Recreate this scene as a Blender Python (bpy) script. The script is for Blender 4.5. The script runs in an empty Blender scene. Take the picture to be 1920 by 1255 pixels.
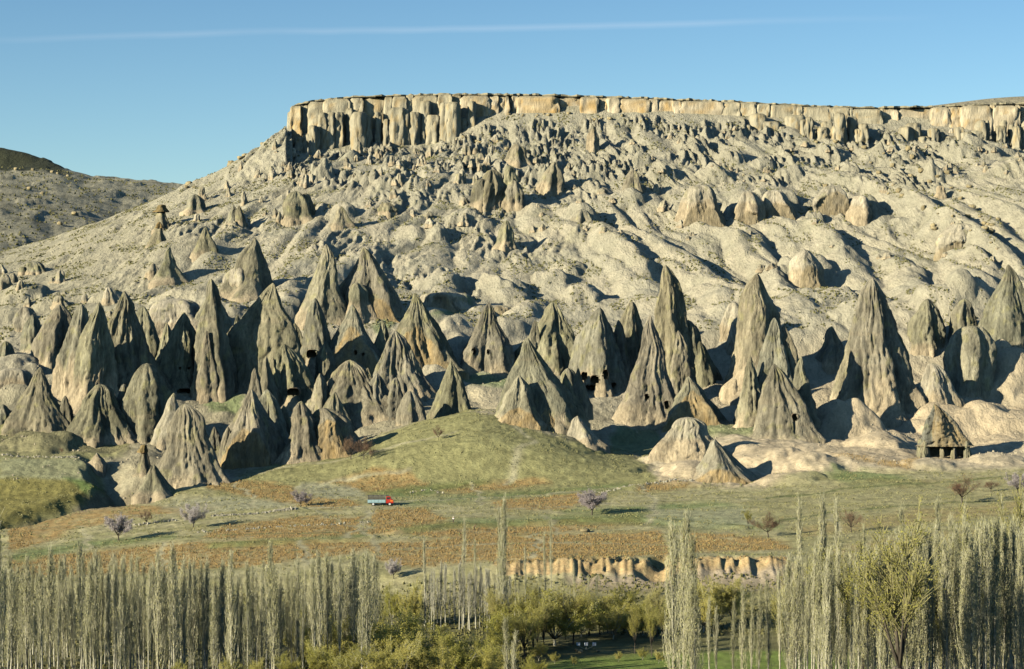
import bpy, math, random
import numpy as np
from mathutils import Vector

scene = bpy.context.scene
R = math.radians
# ------------------------------------------------------------------ camera
F = 3900.0            # focal length in pixels of the 1920 px wide photograph
HZ = 600.0            # row of the eye level in the photograph
cam_d = bpy.data.cameras.new('camera')
cam = bpy.data.objects.new('camera', cam_d)
scene.collection.objects.link(cam)
cam.location = (0, 0, 0)
cam.rotation_euler = (R(90), 0, 0)
cam_d.sensor_width = 36
cam_d.lens = 36 * F / 1920
cam_d.shift_y = (HZ - 627.5) / 1920
cam_d.clip_start = 0.5
cam_d.clip_end = 60000
scene.camera = cam
# ------------------------------------------------------------------ light
SUN_AZ = 32.0         # the light travels right (+x) and this many degrees away from the camera
SUN_EL = 18.5
a, e = R(SUN_AZ), R(SUN_EL)
sun_pos = Vector((-math.cos(a) * math.cos(e), -math.sin(a) * math.cos(e), math.sin(e)))
sd = bpy.data.lights.new('sun', 'SUN')
sd.energy = 5.0
sd.angle = R(0.5)
sd.color = (1.0, 0.92, 0.73)
sun = bpy.data.objects.new('sun', sd)
scene.collection.objects.link(sun)
sun.rotation_euler = sun_pos.to_track_quat('Z', 'Y').to_euler()
w = bpy.data.worlds.new('World')
scene.world = w
w.use_nodes = True
nt = w.node_tree
for n in list(nt.nodes): nt.nodes.remove(n)
wo = nt.nodes.new('ShaderNodeOutputWorld')
bg = nt.nodes.new('ShaderNodeBackground')
sky = nt.nodes.new('ShaderNodeTexSky')
sky.sky_type = 'NISHITA'
sky.sun_disc = False
sky.sun_elevation = e
sky.sun_rotation = math.atan2(sun_pos.x, sun_pos.y)
sky.altitude = 1100
sky.air_density = 1.0
sky.dust_density = 0.25
sky.ozone_density = 2.5
bg.inputs[1].default_value = 0.066
# a long thin vapour streak high over the mesa, at a fixed direction in the sky
tc = nt.nodes.new('ShaderNodeTexCoord')
sep = nt.nodes.new('ShaderNodeSeparateXYZ')
nt.links.new(tc.outputs['Generated'], sep.inputs[0])
def wmath(op, a_, b_=None, c_=None):
    m = nt.nodes.new('ShaderNodeMath'); m.operation = op
    for i, v in enumerate((a_, b_, c_)):
        if v is None: continue
        if isinstance(v, (int, float)): m.inputs[i].default_value = v
        else: nt.links.new(v, m.inputs[i])
    return m.outputs[0]
tx = wmath('DIVIDE', sep.outputs[0], wmath('MAXIMUM', sep.outputs[1], 0.05))
tz = wmath('DIVIDE', sep.outputs[2], wmath('MAXIMUM', sep.outputs[1], 0.05))
line = wmath('ADD', wmath('MULTIPLY', tx, 0.022), 0.1405)
wn = nt.nodes.new('ShaderNodeTexNoise'); wn.inputs['Scale'].default_value = 14; wn.inputs['Detail'].default_value = 6
nt.links.new(tc.outputs['Generated'], wn.inputs['Vector'])
dl = wmath('ADD', wmath('SUBTRACT', tz, line), wmath('MULTIPLY', wmath('SUBTRACT', wn.outputs['Fac'], 0.5), 0.004))
cov = wmath('SUBTRACT', 1.0, wmath('MINIMUM', wmath('DIVIDE', wmath('ABSOLUTE', dl), 0.0022), 1.0))
ends = wmath('SUBTRACT', 1.0, wmath('MINIMUM', wmath('ABSOLUTE', wmath('DIVIDE', wmath('ADD', tx, 0.03), 0.24)), 1.0))
cov = wmath('MULTIPLY', wmath('MULTIPLY', cov, wmath('MINIMUM', wmath('MULTIPLY', ends, 2.0), 1.0)), wmath('MULTIPLY', wn.outputs['Fac'], 0.20))
mx = nt.nodes.new('ShaderNodeMix'); mx.data_type = 'RGBA'
nt.links.new(cov, mx.inputs[0]); 
tint = nt.nodes.new('ShaderNodeMix'); tint.data_type = 'RGBA'; tint.blend_type = 'MULTIPLY'; tint.inputs[0].default_value = 1.0
nt.links.new(sky.outputs[0], tint.inputs[6]); gr = nt.nodes.new('ShaderNodeMapRange'); gr.inputs['From Min'].default_value = 0.0; gr.inputs['From Max'].default_value = 0.16
gr.inputs['To Min'].default_value = 0.0; gr.inputs['To Max'].default_value = 1.0
nt.links.new(sep.outputs[2], gr.inputs[0])
gm = nt.nodes.new('ShaderNodeMix'); gm.data_type = 'RGBA'; gm.inputs[6].default_value = (0.98, 1.12, 1.12, 1); gm.inputs[7].default_value = (0.72, 0.92, 1.0, 1)
nt.links.new(gr.outputs[0], gm.inputs[0]); nt.links.new(gm.outputs[2], tint.inputs[7])
nt.links.new(tint.outputs[2], mx.inputs[6]); mx.inputs[7].default_value = (9, 9, 9.2, 1)
nt.links.new(mx.outputs[2], bg.inputs[0]); nt.links.new(bg.outputs[0], wo.inputs[0])
scene.view_settings.view_transform = 'Standard'
scene.view_settings.look = 'None'
scene.view_settings.gamma = 1
scene.view_settings.use_curve_mapping = False
scene.view_settings.exposure = 0.92
scene.render.engine = 'CYCLES'
scene.cycles.diffuse_bounces = 0

# ------------------------------------------------------------------ helpers
rng = np.random.default_rng(7)
random.seed(7)
_perm = rng.permutation(4096).astype(np.int64)
def _h(*c):
    h = np.zeros_like(c[0])
    for i in c: h = _perm[(h + i) & 4095]
    return h
_g3 = rng.normal(size=(4096, 3)); _g3 /= np.linalg.norm(_g3, axis=1)[:, None]
_g2a = rng.uniform(0, 2 * np.pi, 4096); _g2 = np.stack([np.cos(_g2a), np.sin(_g2a)], 1)
def noise2(x, y, seed=0):
    x = np.asarray(x, float) + seed * 17.13; y = np.asarray(y, float) + seed * 9.71
    xi = np.floor(x).astype(np.int64); yi = np.floor(y).astype(np.int64)
    fx = x - xi; fy = y - yi
    ux = fx * fx * fx * (fx * (fx * 6 - 15) + 10); uy = fy * fy * fy * (fy * (fy * 6 - 15) + 10)
    def g(i, j):
        gg = _g2[_h(xi + i, yi + j)]
        return gg[..., 0] * (fx - i) + gg[..., 1] * (fy - j)
    return ((g(0, 0) * (1 - ux) + g(1, 0) * ux) * (1 - uy) + (g(0, 1) * (1 - ux) + g(1, 1) * ux) * uy) * 1.5
def noise3(x, y, z, seed=0):
    x = np.asarray(x, float) + seed * 7.13; y = np.asarray(y, float) + seed * 3.71; z = np.asarray(z, float) + seed * 5.33
    xi = np.floor(x).astype(np.int64); yi = np.floor(y).astype(np.int64); zi = np.floor(z).astype(np.int64)
    fx = x - xi; fy = y - yi; fz = z - zi
    s = lambda t: t * t * (3 - 2 * t)
    ux, uy, uz = s(fx), s(fy), s(fz)
    def g(i, j, k):
        gg = _g3[_h(xi + i, yi + j, zi + k)]
        return gg[..., 0] * (fx - i) + gg[..., 1] * (fy - j) + gg[..., 2] * (fz - k)
    def l(a_, b_, t): return a_ + (b_ - a_) * t
    return l(l(l(g(0,0,0), g(1,0,0), ux), l(g(0,1,0), g(1,1,0), ux), uy),
             l(l(g(0,0,1), g(1,0,1), ux), l(g(0,1,1), g(1,1,1), ux), uy), uz) * 1.6
def fbm2(x, y, o=4, seed=0, gain=0.5):
    r = 0; am = 1; s = 0
    for k in range(o):
        r = r + am * noise2(x * 2 ** k, y * 2 ** k, seed + k * 3); s += am; am *= gain
    return r / s
def sstep(a_, b_, x):
    t = np.clip((x - a_) / (b_ - a_), 0, 1); return t * t * (3 - 2 * t)
def lerp(a_, b_, t): return a_ + (b_ - a_) * t
def pchip(xk, yk, x):
    """monotone cubic, yk shape (K, ...)"""
    xk = np.asarray(xk, float); yk = np.asarray(yk, float)
    h = np.diff(xk); sh = (len(h),) + (1,) * (yk.ndim - 1)
    d = np.diff(yk, axis=0) / h.reshape(sh)
    m = np.zeros_like(yk)
    m[0] = d[0]; m[-1] = d[-1]
    w1 = (2 * h[1:] + h[:-1]).reshape((-1,) + (1,) * (yk.ndim - 1)); w2 = (h[1:] + 2 * h[:-1]).reshape((-1,) + (1,) * (yk.ndim - 1))
    with np.errstate(all='ignore'):
        mm = (w1 + w2) / (w1 / d[:-1] + w2 / d[1:])
    m[1:-1] = np.where(d[:-1] * d[1:] > 0, mm, 0)
    i = np.clip(np.searchsorted(xk, x) - 1, 0, len(xk) - 2)
    t = ((x - xk[i]) / h[i]).reshape((-1,) + (1,) * (yk.ndim - 1)); hh = h[i].reshape(t.shape)
    return ((2*t**3-3*t**2+1) * yk[i] + (t**3-2*t**2+t) * hh * m[i] + (-2*t**3+3*t**2) * yk[i+1] + (t**3-t**2) * hh * m[i+1])

def mesh_np(name, V, Fa, mat=None, smooth=True, col=None):
    V = np.asarray(V, np.float32); Fa = np.asarray(Fa, np.int32)
    me = bpy.data.meshes.new(name)
    k = Fa.shape[1]
    me.vertices.add(len(V)); me.vertices.foreach_set('co', V.ravel())
    me.loops.add(Fa.size); me.loops.foreach_set('vertex_index', Fa.ravel())
    me.polygons.add(len(Fa))
    me.polygons.foreach_set('loop_start', np.arange(0, Fa.size, k, dtype=np.int32))
    me.polygons.foreach_set('use_smooth', np.full(len(Fa), smooth))
    me.update(calc_edges=True); me.validate()
    if col is not None:
        ca = me.color_attributes.new('Col', 'FLOAT_COLOR', 'POINT')
        c4 = np.ones((len(V), 4), np.float32); c4[:, :3] = np.clip(col, 0, 1)
        ca.data.foreach_set('color', c4.ravel())
    if mat: me.materials.append(mat)
    return me
def link(name, me, parent=None, loc=None):
    o = bpy.data.objects.new(name, me); scene.collection.objects.link(o)
    if parent: o.parent = parent
    if loc is not None: o.location = loc
    return o
def tag(o, label=None, cat=None, group=None, kind=None):
    if label: o['label'] = label
    if cat: o['category'] = cat
    if group: o['group'] = group
    if kind: o['kind'] = kind
    return o
def empty(name, loc, rz=0.0):
    o = bpy.data.objects.new(name, None); scene.collection.objects.link(o)
    o.empty_display_size = 0.5
    o.location = loc; o.rotation_euler = (0, 0, rz); return o
def copy_tree(o, parent=None):
    c = o.copy(); scene.collection.objects.link(c); c.parent = parent
    for ch in list(o.children): copy_tree(ch, c)
    return c
def grid_faces(n, m, wrap=False):
    """n rows x m columns of vertices, row major"""
    i = np.arange(n - 1)[:, None]; j = np.arange(m if wrap else m - 1)[None, :]
    a_ = i * m + j; b_ = i * m + (j + 1) % m
    return np.stack([a_, b_, b_ + m, a_ + m], -1).reshape(-1, 4)

class MB:
    """collects tubes, boxes and loose quads, builds ONE mesh"""
    def __init__(s): s.V = []; s.Q = []; s.n = 0
    def add(s, V, Q): s.V.append(np.asarray(V, float)); s.Q.append(np.asarray(Q) + s.n); s.n += len(V)
    def tube(s, P, rad, n=3, cap=True):
        P = np.asarray(P, float); rad = np.asarray(rad, float); k = len(P)
        T = np.gradient(P, axis=0); T /= np.linalg.norm(T, axis=1)[:, None] + 1e-9
        ref = np.array([1., 0, 0]) if abs(T[0][0]) < 0.8 else np.array([0, 1., 0])
        A = np.cross(T, ref); A /= np.linalg.norm(A, axis=1)[:, None] + 1e-9; B = np.cross(T, A)
        th = np.arange(n) * 2 * np.pi / n
        V = P[:, None] + rad[:, None, None] * (A[:, None] * np.cos(th)[None, :, None] + B[:, None] * np.sin(th)[None, :, None])
        Q = grid_faces(k, n, True)
        s.add(V.reshape(-1, 3), Q)
        if cap and n == 4: s.Q.append(np.array([[3, 2, 1, 0], [0, 1, 2, 3]]) + np.array([[s.n - k * n], [s.n - n]]))
    def box(s, lo, hi, taper=None):
        x0, y0, z0 = lo; x1, y1, z1 = hi
        V = np.array([[x0,y0,z0],[x1,y0,z0],[x1,y1,z0],[x0,y1,z0],[x0,y0,z1],[x1,y0,z1],[x1,y1,z1],[x0,y1,z1]], float)
        if taper: V[4:, 0] = lerp((x0+x1)/2, V[4:, 0], taper[0]); V[4:, 1] = lerp((y0+y1)/2, V[4:, 1], taper[1])
        s.add(V, [[3,2,1,0],[4,5,6,7],[0,1,5,4],[1,2,6,5],[2,3,7,6],[3,0,4,7]])
    def cyl(s, c, r, h, axis=2, n=20, r2=None):
        r2 = r if r2 is None else r2
        ax = [(1,2,0),(2,0,1),(0,1,2)][axis]
        th = np.arange(n) * 2 * np.pi / n
        V = np.zeros((2 * n + 2, 3))
        for k, (rr, hh) in enumerate(((r, -h / 2), (r2, h / 2))):
            V[k*n:(k+1)*n, ax[0]] = rr * np.cos(th); V[k*n:(k+1)*n, ax[1]] = rr * np.sin(th); V[k*n:(k+1)*n, ax[2]] = hh
        V[2*n, ax[2]] = -h/2; V[2*n+1, ax[2]] = h/2
        V += np.array(c)
        i = np.arange(n); j = (i + 1) % n
        Q = np.concatenate([np.stack([i, j, j + n, i + n], 1)])
        s.add(V, Q)
        e_ = i[::2]
        s.Q.append(np.stack([np.full(n//2, 2*n), (e_+2) % n, (e_+1) % n, e_], 1) + s.n - len(V))
        s.Q.append(np.stack([np.full(n//2, 2*n+1), e_+n, (e_+1) % n+n, (e_+2) % n+n], 1) + s.n - len(V))
    def quads(s, C, U, W):
        """many loose quads: centre C, half axes U, W (N,3)"""
        V = np.stack([C - U - W, C + U - W, C + U + W, C - U + W], 1).reshape(-1, 3)
        s.add(V, np.arange(len(V)).reshape(-1, 4))
    def mesh(s, name, mat, smooth=False):
        return mesh_np(name, np.concatenate(s.V), np.concatenate(s.Q), mat, smooth)

# ------------------------------------------------------------------ materials
def new_mat(name):
    m = bpy.data.materials.new(name); m.use_nodes = True
    return m, m.node_tree, m.node_tree.nodes['Principled BSDF']
def N(t, kind, **kw):
    n = t.nodes.new(kind)
    for k, v in kw.items():
        if k in n.inputs: n.inputs[k].default_value = v
        else: setattr(n, k, v)
    return n
def mixc(t, a_, b_, fac, blend='MIX'):
    m = N(t, 'ShaderNodeMix', data_type='RGBA', blend_type=blend)
    for i, v in ((0, fac), (6, a_), (7, b_)):
        if isinstance(v, (tuple, list)): m.inputs[i].default_value = (*v[:3], 1)
        elif isinstance(v, (int, float)): m.inputs[i].default_value = v
        else: t.links.new(v, m.inputs[i])
    return m.outputs[2]
def ramp(t, src, pts):
    r = N(t, 'ShaderNodeValToRGB'); els = r.color_ramp.elements
    while len(els) < len(pts): els.new(0.5)
    for el, (p, c) in zip(els, pts): el.position = p; el.color = (*([c] * 3 if isinstance(c, (int, float)) else c), 1)
    t.links.new(src, r.inputs[0]); return r.outputs[0]
def rock_mat(name, scale_big, scale_fine, bump, stretch=(1, 1, 1), contrast=0.35, bump2=0.0):
    """colour attribute x mineral grain, with relief"""
    m, t, b = new_mat(name)
    g = N(t, 'ShaderNodeTexCoord'); mp = N(t, 'ShaderNodeMapping'); mp.inputs['Scale'].default_value = stretch
    geo = N(t, 'ShaderNodeNewGeometry')
    t.links.new(geo.outputs['Position'], mp.inputs[0])
    ca = N(t, 'ShaderNodeAttribute', attribute_name='Col')
    n1 = N(t, 'ShaderNodeTexNoise', Scale=scale_big, Detail=5.0, Roughness=0.6); t.links.new(mp.outputs[0], n1.inputs[0])
    n2 = N(t, 'ShaderNodeTexNoise', Scale=scale_fine, Detail=6.0, Roughness=0.72); t.links.new(mp.outputs[0], n2.inputs[0])
    f1 = ramp(t, n1.outputs[0], [(0.3, 1 - contrast), (0.7, 1 + contrast * 0.6)])
    f2 = ramp(t, n2.outputs[0], [(0.32, 1 - contrast), (0.68, 1 + contrast * 0.6)])
    c = mixc(t, ca.outputs['Color'], f1, 1.0, 'MULTIPLY'); c = mixc(t, c, f2, 1.0, 'MULTIPLY')
    t.links.new(c, b.inputs['Base Color'])
    b.inputs['Roughness'].default_value = 0.95; b.inputs['Specular IOR Level'].default_value = 0.15
    bp = N(t, 'ShaderNodeBump', Strength=1.0, Distance=bump); t.links.new(n2.outputs[0], bp.inputs['Height'])
    if bump2:
        b2 = N(t, 'ShaderNodeBump', Strength=1.0, Distance=bump2); t.links.new(n1.outputs[0], b2.inputs['Height']); t.links.new(b2.outputs[0], bp.inputs['Normal'])
    t.links.new(bp.outputs[0], b.inputs['Normal'])
    return m
def plain(name, col, rough=0.8, var=0.15, scale=3.0, metallic=0.0, spec=0.3, bump=0.0):
    m, t, b = new_mat(name)
    g = N(t, 'ShaderNodeNewGeometry')
    n = N(t, 'ShaderNodeTexNoise', Scale=scale, Detail=4.0); t.links.new(g.outputs['Position'], n.inputs[0])
    f = ramp(t, n.outputs[0], [(0.3, 1 - var), (0.7, 1 + var)])
    t.links.new(mixc(t, col, f, 1.0, 'MULTIPLY'), b.inputs['Base Color'])
    b.inputs['Roughness'].default_value = rough; b.inputs['Metallic'].default_value = metallic
    b.inputs['Specular IOR Level'].default_value = spec
    if bump:
        bp = N(t, 'ShaderNodeBump', Distance=bump); t.links.new(n.outputs[0], bp.inputs['Height']); t.links.new(bp.outputs[0], b.inputs['Normal'])
    return m
def leafy(name, c1, c2, transl=0.35, scale=0.6):
    m, t, b = new_mat(name)
    g = N(t, 'ShaderNodeNewGeometry'); oi = N(t, 'ShaderNodeObjectInfo')
    n = N(t, 'ShaderNodeTexNoise', Scale=scale, Detail=3.0); t.links.new(g.outputs['Position'], n.inputs[0])
    f = N(t, 'ShaderNodeMath', operation='ADD'); t.links.new(n.outputs[0], f.inputs[0])
    f2 = N(t, 'ShaderNodeMath', operation='MULTIPLY_ADD'); t.links.new(oi.outputs['Random'], f2.inputs[0]); f2.inputs[1].default_value = 0.5; f2.inputs[2].default_value = -0.25
    t.links.new(f2.outputs[0], f.inputs[1])
    c = ramp(t, f.outputs[0], [(0.25, c1), (0.75, c2)])
    t.links.new(c, b.inputs['Base Color']); b.inputs['Roughness'].default_value = 0.7; b.inputs['Specular IOR Level'].default_value = 0.1
    tr = N(t, 'ShaderNodeBsdfTranslucent'); t.links.new(c, tr.inputs[0])
    ms = N(t, 'ShaderNodeMixShader'); ms.inputs[0].default_value = transl
    out = t.nodes['Material Output']
    t.links.new(b.outputs[0], ms.inputs[1]); t.links.new(tr.outputs[0], ms.inputs[2]); t.links.new(ms.outputs[0], out.inputs[0])
    return m
M_ground = rock_mat('ground_soil', 0.22, 1.2, 0.9, stretch=(1, .38, .7), contrast=0.2, bump2=2.2)
M_field = rock_mat('field_soil', 0.3, 1.5, 0.5, stretch=(.6, 1, 1), contrast=0.24, bump2=0.6)
M_cone = rock_mat('tuff_rock', 0.2, 1.3, 0.9, stretch=(1, 1, 0.3), contrast=0.38)
M_cliff = rock_mat('cliff_rock', 0.12, 0.45, 0.8, stretch=(1, 1, 0.3), contrast=0.28)

# ------------------------------------------------------------------ terrain
UK = [-350, 0, 200, 400, 600, 800, 900, 1000, 1200, 1400, 1600, 1800, 1920, 2270]
Z = 'z'
ST = [
 (150, Z, [-52] * 14),
 (300, Z, [-53.5] * 14),
 (340, Z, [-60] * 14),
 (380, Z, [-65.3] * 14),
 (430, Z, [-65, -65, -65, -65, -65, -65, -65, -65, -65.5, -65.5, -65, -65, -65, -65]),
 (470, 'v', [1135, 1135, 1130, 1125, 1125, 1118, 1112, 1106, 1106, 1106, 1110, 1110, 1110, 1110]),
 (481, 'v', [1105, 1105, 1100, 1095, 1095, 1080, 1073, 1068, 1066, 1065, 1090, 1090, 1090, 1090]),
 (484, 'v', [1095, 1095, 1090, 1085, 1083, 1070, 1062, 1052, 1050, 1050, 1062, 1070, 1070, 1070]),
 (510, 'v', [1065, 1065, 1060, 1045, 1040, 1036, 1034, 1030, 1028, 1026, 1020, 1015, 1010, 1005]),
 (600, 'v', [985, 985, 968, 955, 948, 945, 945, 945, 944, 940, 932, 925, 920, 910]),
 (640, 'v', [935, 930, 930, 915, 915, 912, 912, 910, 908, 905, 890, 890, 885, 880]),
 (665, 'v', [880, 870, 880, 886, 868, 832, 822, 832, 872, 872, 858, 865, 862, 855]),
 (700, 'v', [830, 822, 832, 850, 842, 790, 771, 790, 848, 822, 832, 846, 838, 820]),
 (725, 'v', [790, 785, 795, 815, 815, 786, 775, 790, 815, 800, 812, 822, 815, 790]),
 (760, 'v', [745, 740, 750, 750, 755, 752, 752, 760, 778, 775, 775, 775, 765, 745]),
 (800, 'v', [700, 690, 690, 695, 700, 690, 704, 704, 712, 715, 708, 690, 680, 665]),
 (826, 'v', [668, 650, 640, 632, 630, 630, 655, 655, 640, 625, 620, 618, 615, 610]),
 (850, 'v', [640, 622, 605, 585, 580, 590, 618, 615, 600, 585, 580, 580, 578, 570]),
 (920, 'v', [600, 570, 545, 525, 515, 515, 520, 525, 530, 540, 540, 520, 505, 480]),
 (1000, 'v', [560, 522, 480, 435, 422, 420, 424, 425, 430, 430, 430, 420, 410, 400]),
 (1100, 'v', [530, 482, 424, 366, 320, 310, 310, 310, 310, 315, 318, 312, 305, 290]),
 (1184, 'v', [520, 474, 412, 326, 262, 258, 219, 211, 208, 215, 228, 238, 256, 250]),
]
YK = [s[0] for s in ST]
uk = np.array(UK, float)
ucol = np.concatenate([np.arange(-350, -20, 8.0), np.arange(-20, 1942, 2.65), np.arange(1944, 2271, 8.0)])
ZK = []
for Y_, kind, vals in ST:
    z_ = np.array(vals, float) if kind == Z else (HZ - np.array(vals, float)) * Y_ / F
    ZK.append(pchip(uk, z_, ucol))
# left shoulder of the mesa: exact skyline
SKY_U = [-350, 0, 100, 200, 280, 340, 400, 440, 500, 530, 548]
SKY_V = [520, 474, 445, 412, 380, 352, 326, 305, 268, 248, 238]
ZK[-1] = np.where(ucol < 548, (HZ - np.interp(ucol, SKY_U, SKY_V)) * 1184 / F, ZK[-1])
# plateau: top of the caprock
TOP_U = [540, 552, 600, 660, 750, 850, 1000, 1200, 1400, 1540, 1640, 1750, 1850, 1920, 2270]
TOP_V = [212, 199, 190, 184, 181, 179, 180, 186, 194, 202, 204, 202, 198, 196, 190]
topv = np.interp(ucol, TOP_U, TOP_V)
right = sstep(538, 552, ucol)
back = lambda y, zl, zr: lerp(zl, zr, right)
ztop = (HZ - topv) * 1196 / F
zl = ZK[-1]
ZK.append(np.where(ucol < 538, zl - 2.0, ztop)); YK.append(1196)
ZK.append(back(1260, zl - 22, ztop + 0.5 + sstep(1540, 1920, ucol) * 12)); YK.append(1290)
ZK.append(back(1500, np.interp(ucol, [-350, 0, 400, 548], [60, 50, 30, 60]), ztop + 1 + sstep(1540, 1920, ucol) * 14)); YK.append(1500)
far = (HZ - np.interp(ucol, [-350, 0, 110, 180, 330, 500, 700], [330, 322, 326, 334, 351, 365, 370])) * 2250 / F
ZK.append(back(2250, far, ztop + 4)); YK.append(2250)
ZK.append(back(2800, far - 60, ztop * 0.5)); YK.append(2900)
ZK.append(np.full(len(ucol), -66.0)); YK.append(4000)
rows = [np.linspace(150, 380, 16, endpoint=False), np.linspace(380, 470, 40, endpoint=False), np.linspace(470, 484, 26, endpoint=False),
        np.linspace(484, 640, 110, endpoint=False), np.linspace(640, 850, 230, endpoint=False), np.linspace(850, 1184, 270, endpoint=False),
        np.linspace(1184, 1196, 10, endpoint=False), np.linspace(1196, 1300, 16, endpoint=False), np.linspace(1300, 2300, 90, endpoint=False), np.linspace(2300, 4000, 10)]
yrow = np.concatenate(rows)
Z0 = pchip(YK, np.array(ZK), yrow)                      # rows x cols
UU, YY = np.meshgrid(ucol, yrow)
XX = (UU - 960) / F * YY
VV = HZ - Z0 * F / YY                                   # photo row of the undetailed ground
front = yrow < 1186
def hit(u, v, Zg=None):
    """distance at which the undetailed ground shows at photo position u, v"""
    Zg = Z0 if Zg is None else Zg
    c = np.array([np.interp(u, ucol, Zg[i]) for i in range(len(yrow))]) if False else None
    j = np.clip(np.searchsorted(ucol, u), 1, len(ucol) - 1); t = (u - ucol[j-1]) / (ucol[j] - ucol[j-1])
    vc = HZ - (Zg[:, j-1] * (1 - t) + Zg[:, j] * t) * F / yrow
    k = np.nonzero(vc[front] <= v)[0]
    if len(k) == 0: return 1184.0
    k = k[0]
    if k == 0: return float(yrow[0])
    return float(np.interp(-v, [-vc[k-1], -vc[k]], [yrow[k-1], yrow[k]]))
def P(u, Y, z=None): return ((u - 960) / F * Y, Y, z)
def w2(u, v):
    Y = hit(u, v); return ((u - 960) / F * Y, Y)

Zd = Z0.copy()
def polyline_d(pts, pad):
    """distance to a polyline given in photo positions on the ground, and the running fraction"""
    W = np.array([w2(*p[:2]) for p in pts])
    d = np.full(XX.shape, 1e9); tt = np.zeros(XX.shape)
    i0 = max(np.searchsorted(yrow, W[:, 1].min() - pad) - 1, 0); i1 = np.searchsorted(yrow, W[:, 1].max() + pad) + 1
    um = 960 + W[:, 0] * F / W[:, 1]; pu = pad * F / W[:, 1].min()
    j0 = max(np.searchsorted(ucol, um.min() - pu) - 1, 0); j1 = np.searchsorted(ucol, um.max() + pu) + 1
    X = XX[i0:i1, j0:j1]; Y = YY[i0:i1, j0:j1]
    if X.size == 0: return (slice(0, 1), slice(0, 1)), d[:1, :1], tt[:1, :1]
    wx = 2.2 * noise2(X / 9, Y / 9, 3); wy = 2.2 * noise2(X / 9, Y / 9, 4)
    X = X + wx; Y = Y + wy
    best = np.full(X.shape, 1e9); bt = np.zeros(X.shape); n = len(W) - 1
    for k in range(n):
        ax, ay = W[k]; bx, by = W[k+1]; L = (bx-ax)**2 + (by-ay)**2 + 1e-9
        t = np.clip(((X-ax)*(bx-ax) + (Y-ay)*(by-ay)) / L, 0, 1)
        dd = np.hypot(X - ax - t*(bx-ax), Y - ay - t*(by-ay))
        m = dd < best; best[m] = dd[m]; bt[m] = (k + t[m]) / n
    return (slice(i0, i1), slice(j0, j1)), best, bt
def ridge(pts, width, h, sharp=1.0, taper=True):
    sl, d, t = polyline_d(pts, width * 1.3 + 4)
    prof = np.clip(1 - (d / width) ** 2, 0, 1) ** (1.2 * sharp) if sharp >= 1 else np.clip(1 - d / width, 0, 1)
    k = np.sin(np.pi * np.clip(t * 0.9 + 0.05, 0, 1)) ** 0.5 if taper else 1.0
    Zd[sl] += h * prof * k
def dome(u, v, r, h, ry=1.0, p=1.0):
    x, y = w2(u, v)
    i0 = max(np.searchsorted(yrow, y - r * 1.6 * ry) - 1, 0); i1 = np.searchsorted(yrow, y + r * 1.6 * ry) + 1
    pu = r * 1.6 * F / y; j0 = max(np.searchsorted(ucol, u - pu) - 1, 0); j1 = np.searchsorted(ucol, u + pu) + 1
    sl = (slice(i0, i1), slice(j0, j1)); X = XX[sl]; Y = YY[sl]
    if X.size == 0: return
    d = np.hypot(X - x, (Y - y) / ry) / r
    d = d * (1 + 0.22 * noise2(X / (r * .5), Y / (r * .5), int(u) % 13))
    Zd[sl] += (h if y < 760 else h * .78) * np.sqrt(np.clip(1 - d ** 2, 0, 1)) ** (1.3 * p)

# --- zones
zone_slope = sstep(815, 900, YY) * (1 - sstep(1176, 1190, YY))           # tuff slope below the cliff
leftcalm = sstep(60, 620, UU + (YY - 900) * 0.35)                        # far left flank is smooth
# rounded, creased erosion forms, drawn out downslope
wx = XX + 9 * noise2(XX / 40, YY / 40, 11); wy = YY + 12 * noise2(XX / 45, YY / 45, 12)
# spurs run down and to the right on the right half
sk = wx + (wy - 1000) * (0.32 * sstep(900, 1300, UU) - 0.22 * (1 - sstep(700, 1000, UU)))
b1 = np.abs(noise2(sk / 19, wy / 100, 21))
b2 = np.abs(noise2(sk / 9, wy / 38, 22))
b3 = np.abs(noise2(sk / 3.6, wy / 15, 23))
patch = sstep(-0.12, 0.28, noise2(XX / 38, YY / 45, 31) + 0.05)
upper = sstep(1010, 1060, YY)
patch = patch * (1 - .75 * sstep(960, 1150, UU) * (1 - sstep(1000, 1045, YY)))
amp = zone_slope * (0.25 + 0.75 * leftcalm)
edge = sstep(0, 28, 1184 - YY)
flip = 1 - 2 * sstep(-.05, .12, noise2(XX / 30, YY / 50, 33))
Zd += amp * edge * (7.5 * (b1 - 0.3) * (1 - .45 * upper) + 2.7 * (b2 - 0.3) * (0.15 + 0.85 * patch) + 2.3 * flip * (b3 - 0.3) * (0.08 + 0.92 * patch) + 1.4 * flip * (np.abs(noise2(sk / 2.4, wy / 7, 24)) - 0.3) * (0.3 + 0.7 * patch))
# craggy pinnacles in the upper belt
c1 = np.abs(noise2(sk / 3.6, wy / 14, 41)); c2 = np.abs(noise2(sk / 1.9, wy / 7, 42))
belt = sstep(1040, 1090, YY) * (1 - sstep(1168, 1184, YY)) * sstep(-0.1, 0.22, noise2(XX / 26, YY / 34, 43) + .04) * sstep(330, 600, UU)
Zd += belt * (3.2 * sstep(0.2, 0.6, c1) + 2.2 * c2 - 1.2)
# left flank: gentle swells
Zd += zone_slope * (1 - leftcalm) * 1.8 * fbm2(XX / 30, YY / 40, 3, 51)
# lower valley among the cones: pale rounded aprons
zv = sstep(640, 700, YY) * (1 - sstep(840, 900, YY))
hillm = np.exp(-(((UU - 860) / 330) ** 2)) * (1 - sstep(700, 730, YY))
Zd += zv * (1 - hillm) * (3.2 * (np.abs(noise2(XX / 22, YY / 30, 61)) - 0.25) + 1.2 * (np.abs(noise2(XX / 9, YY / 12, 62)) - 0.25))
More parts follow.
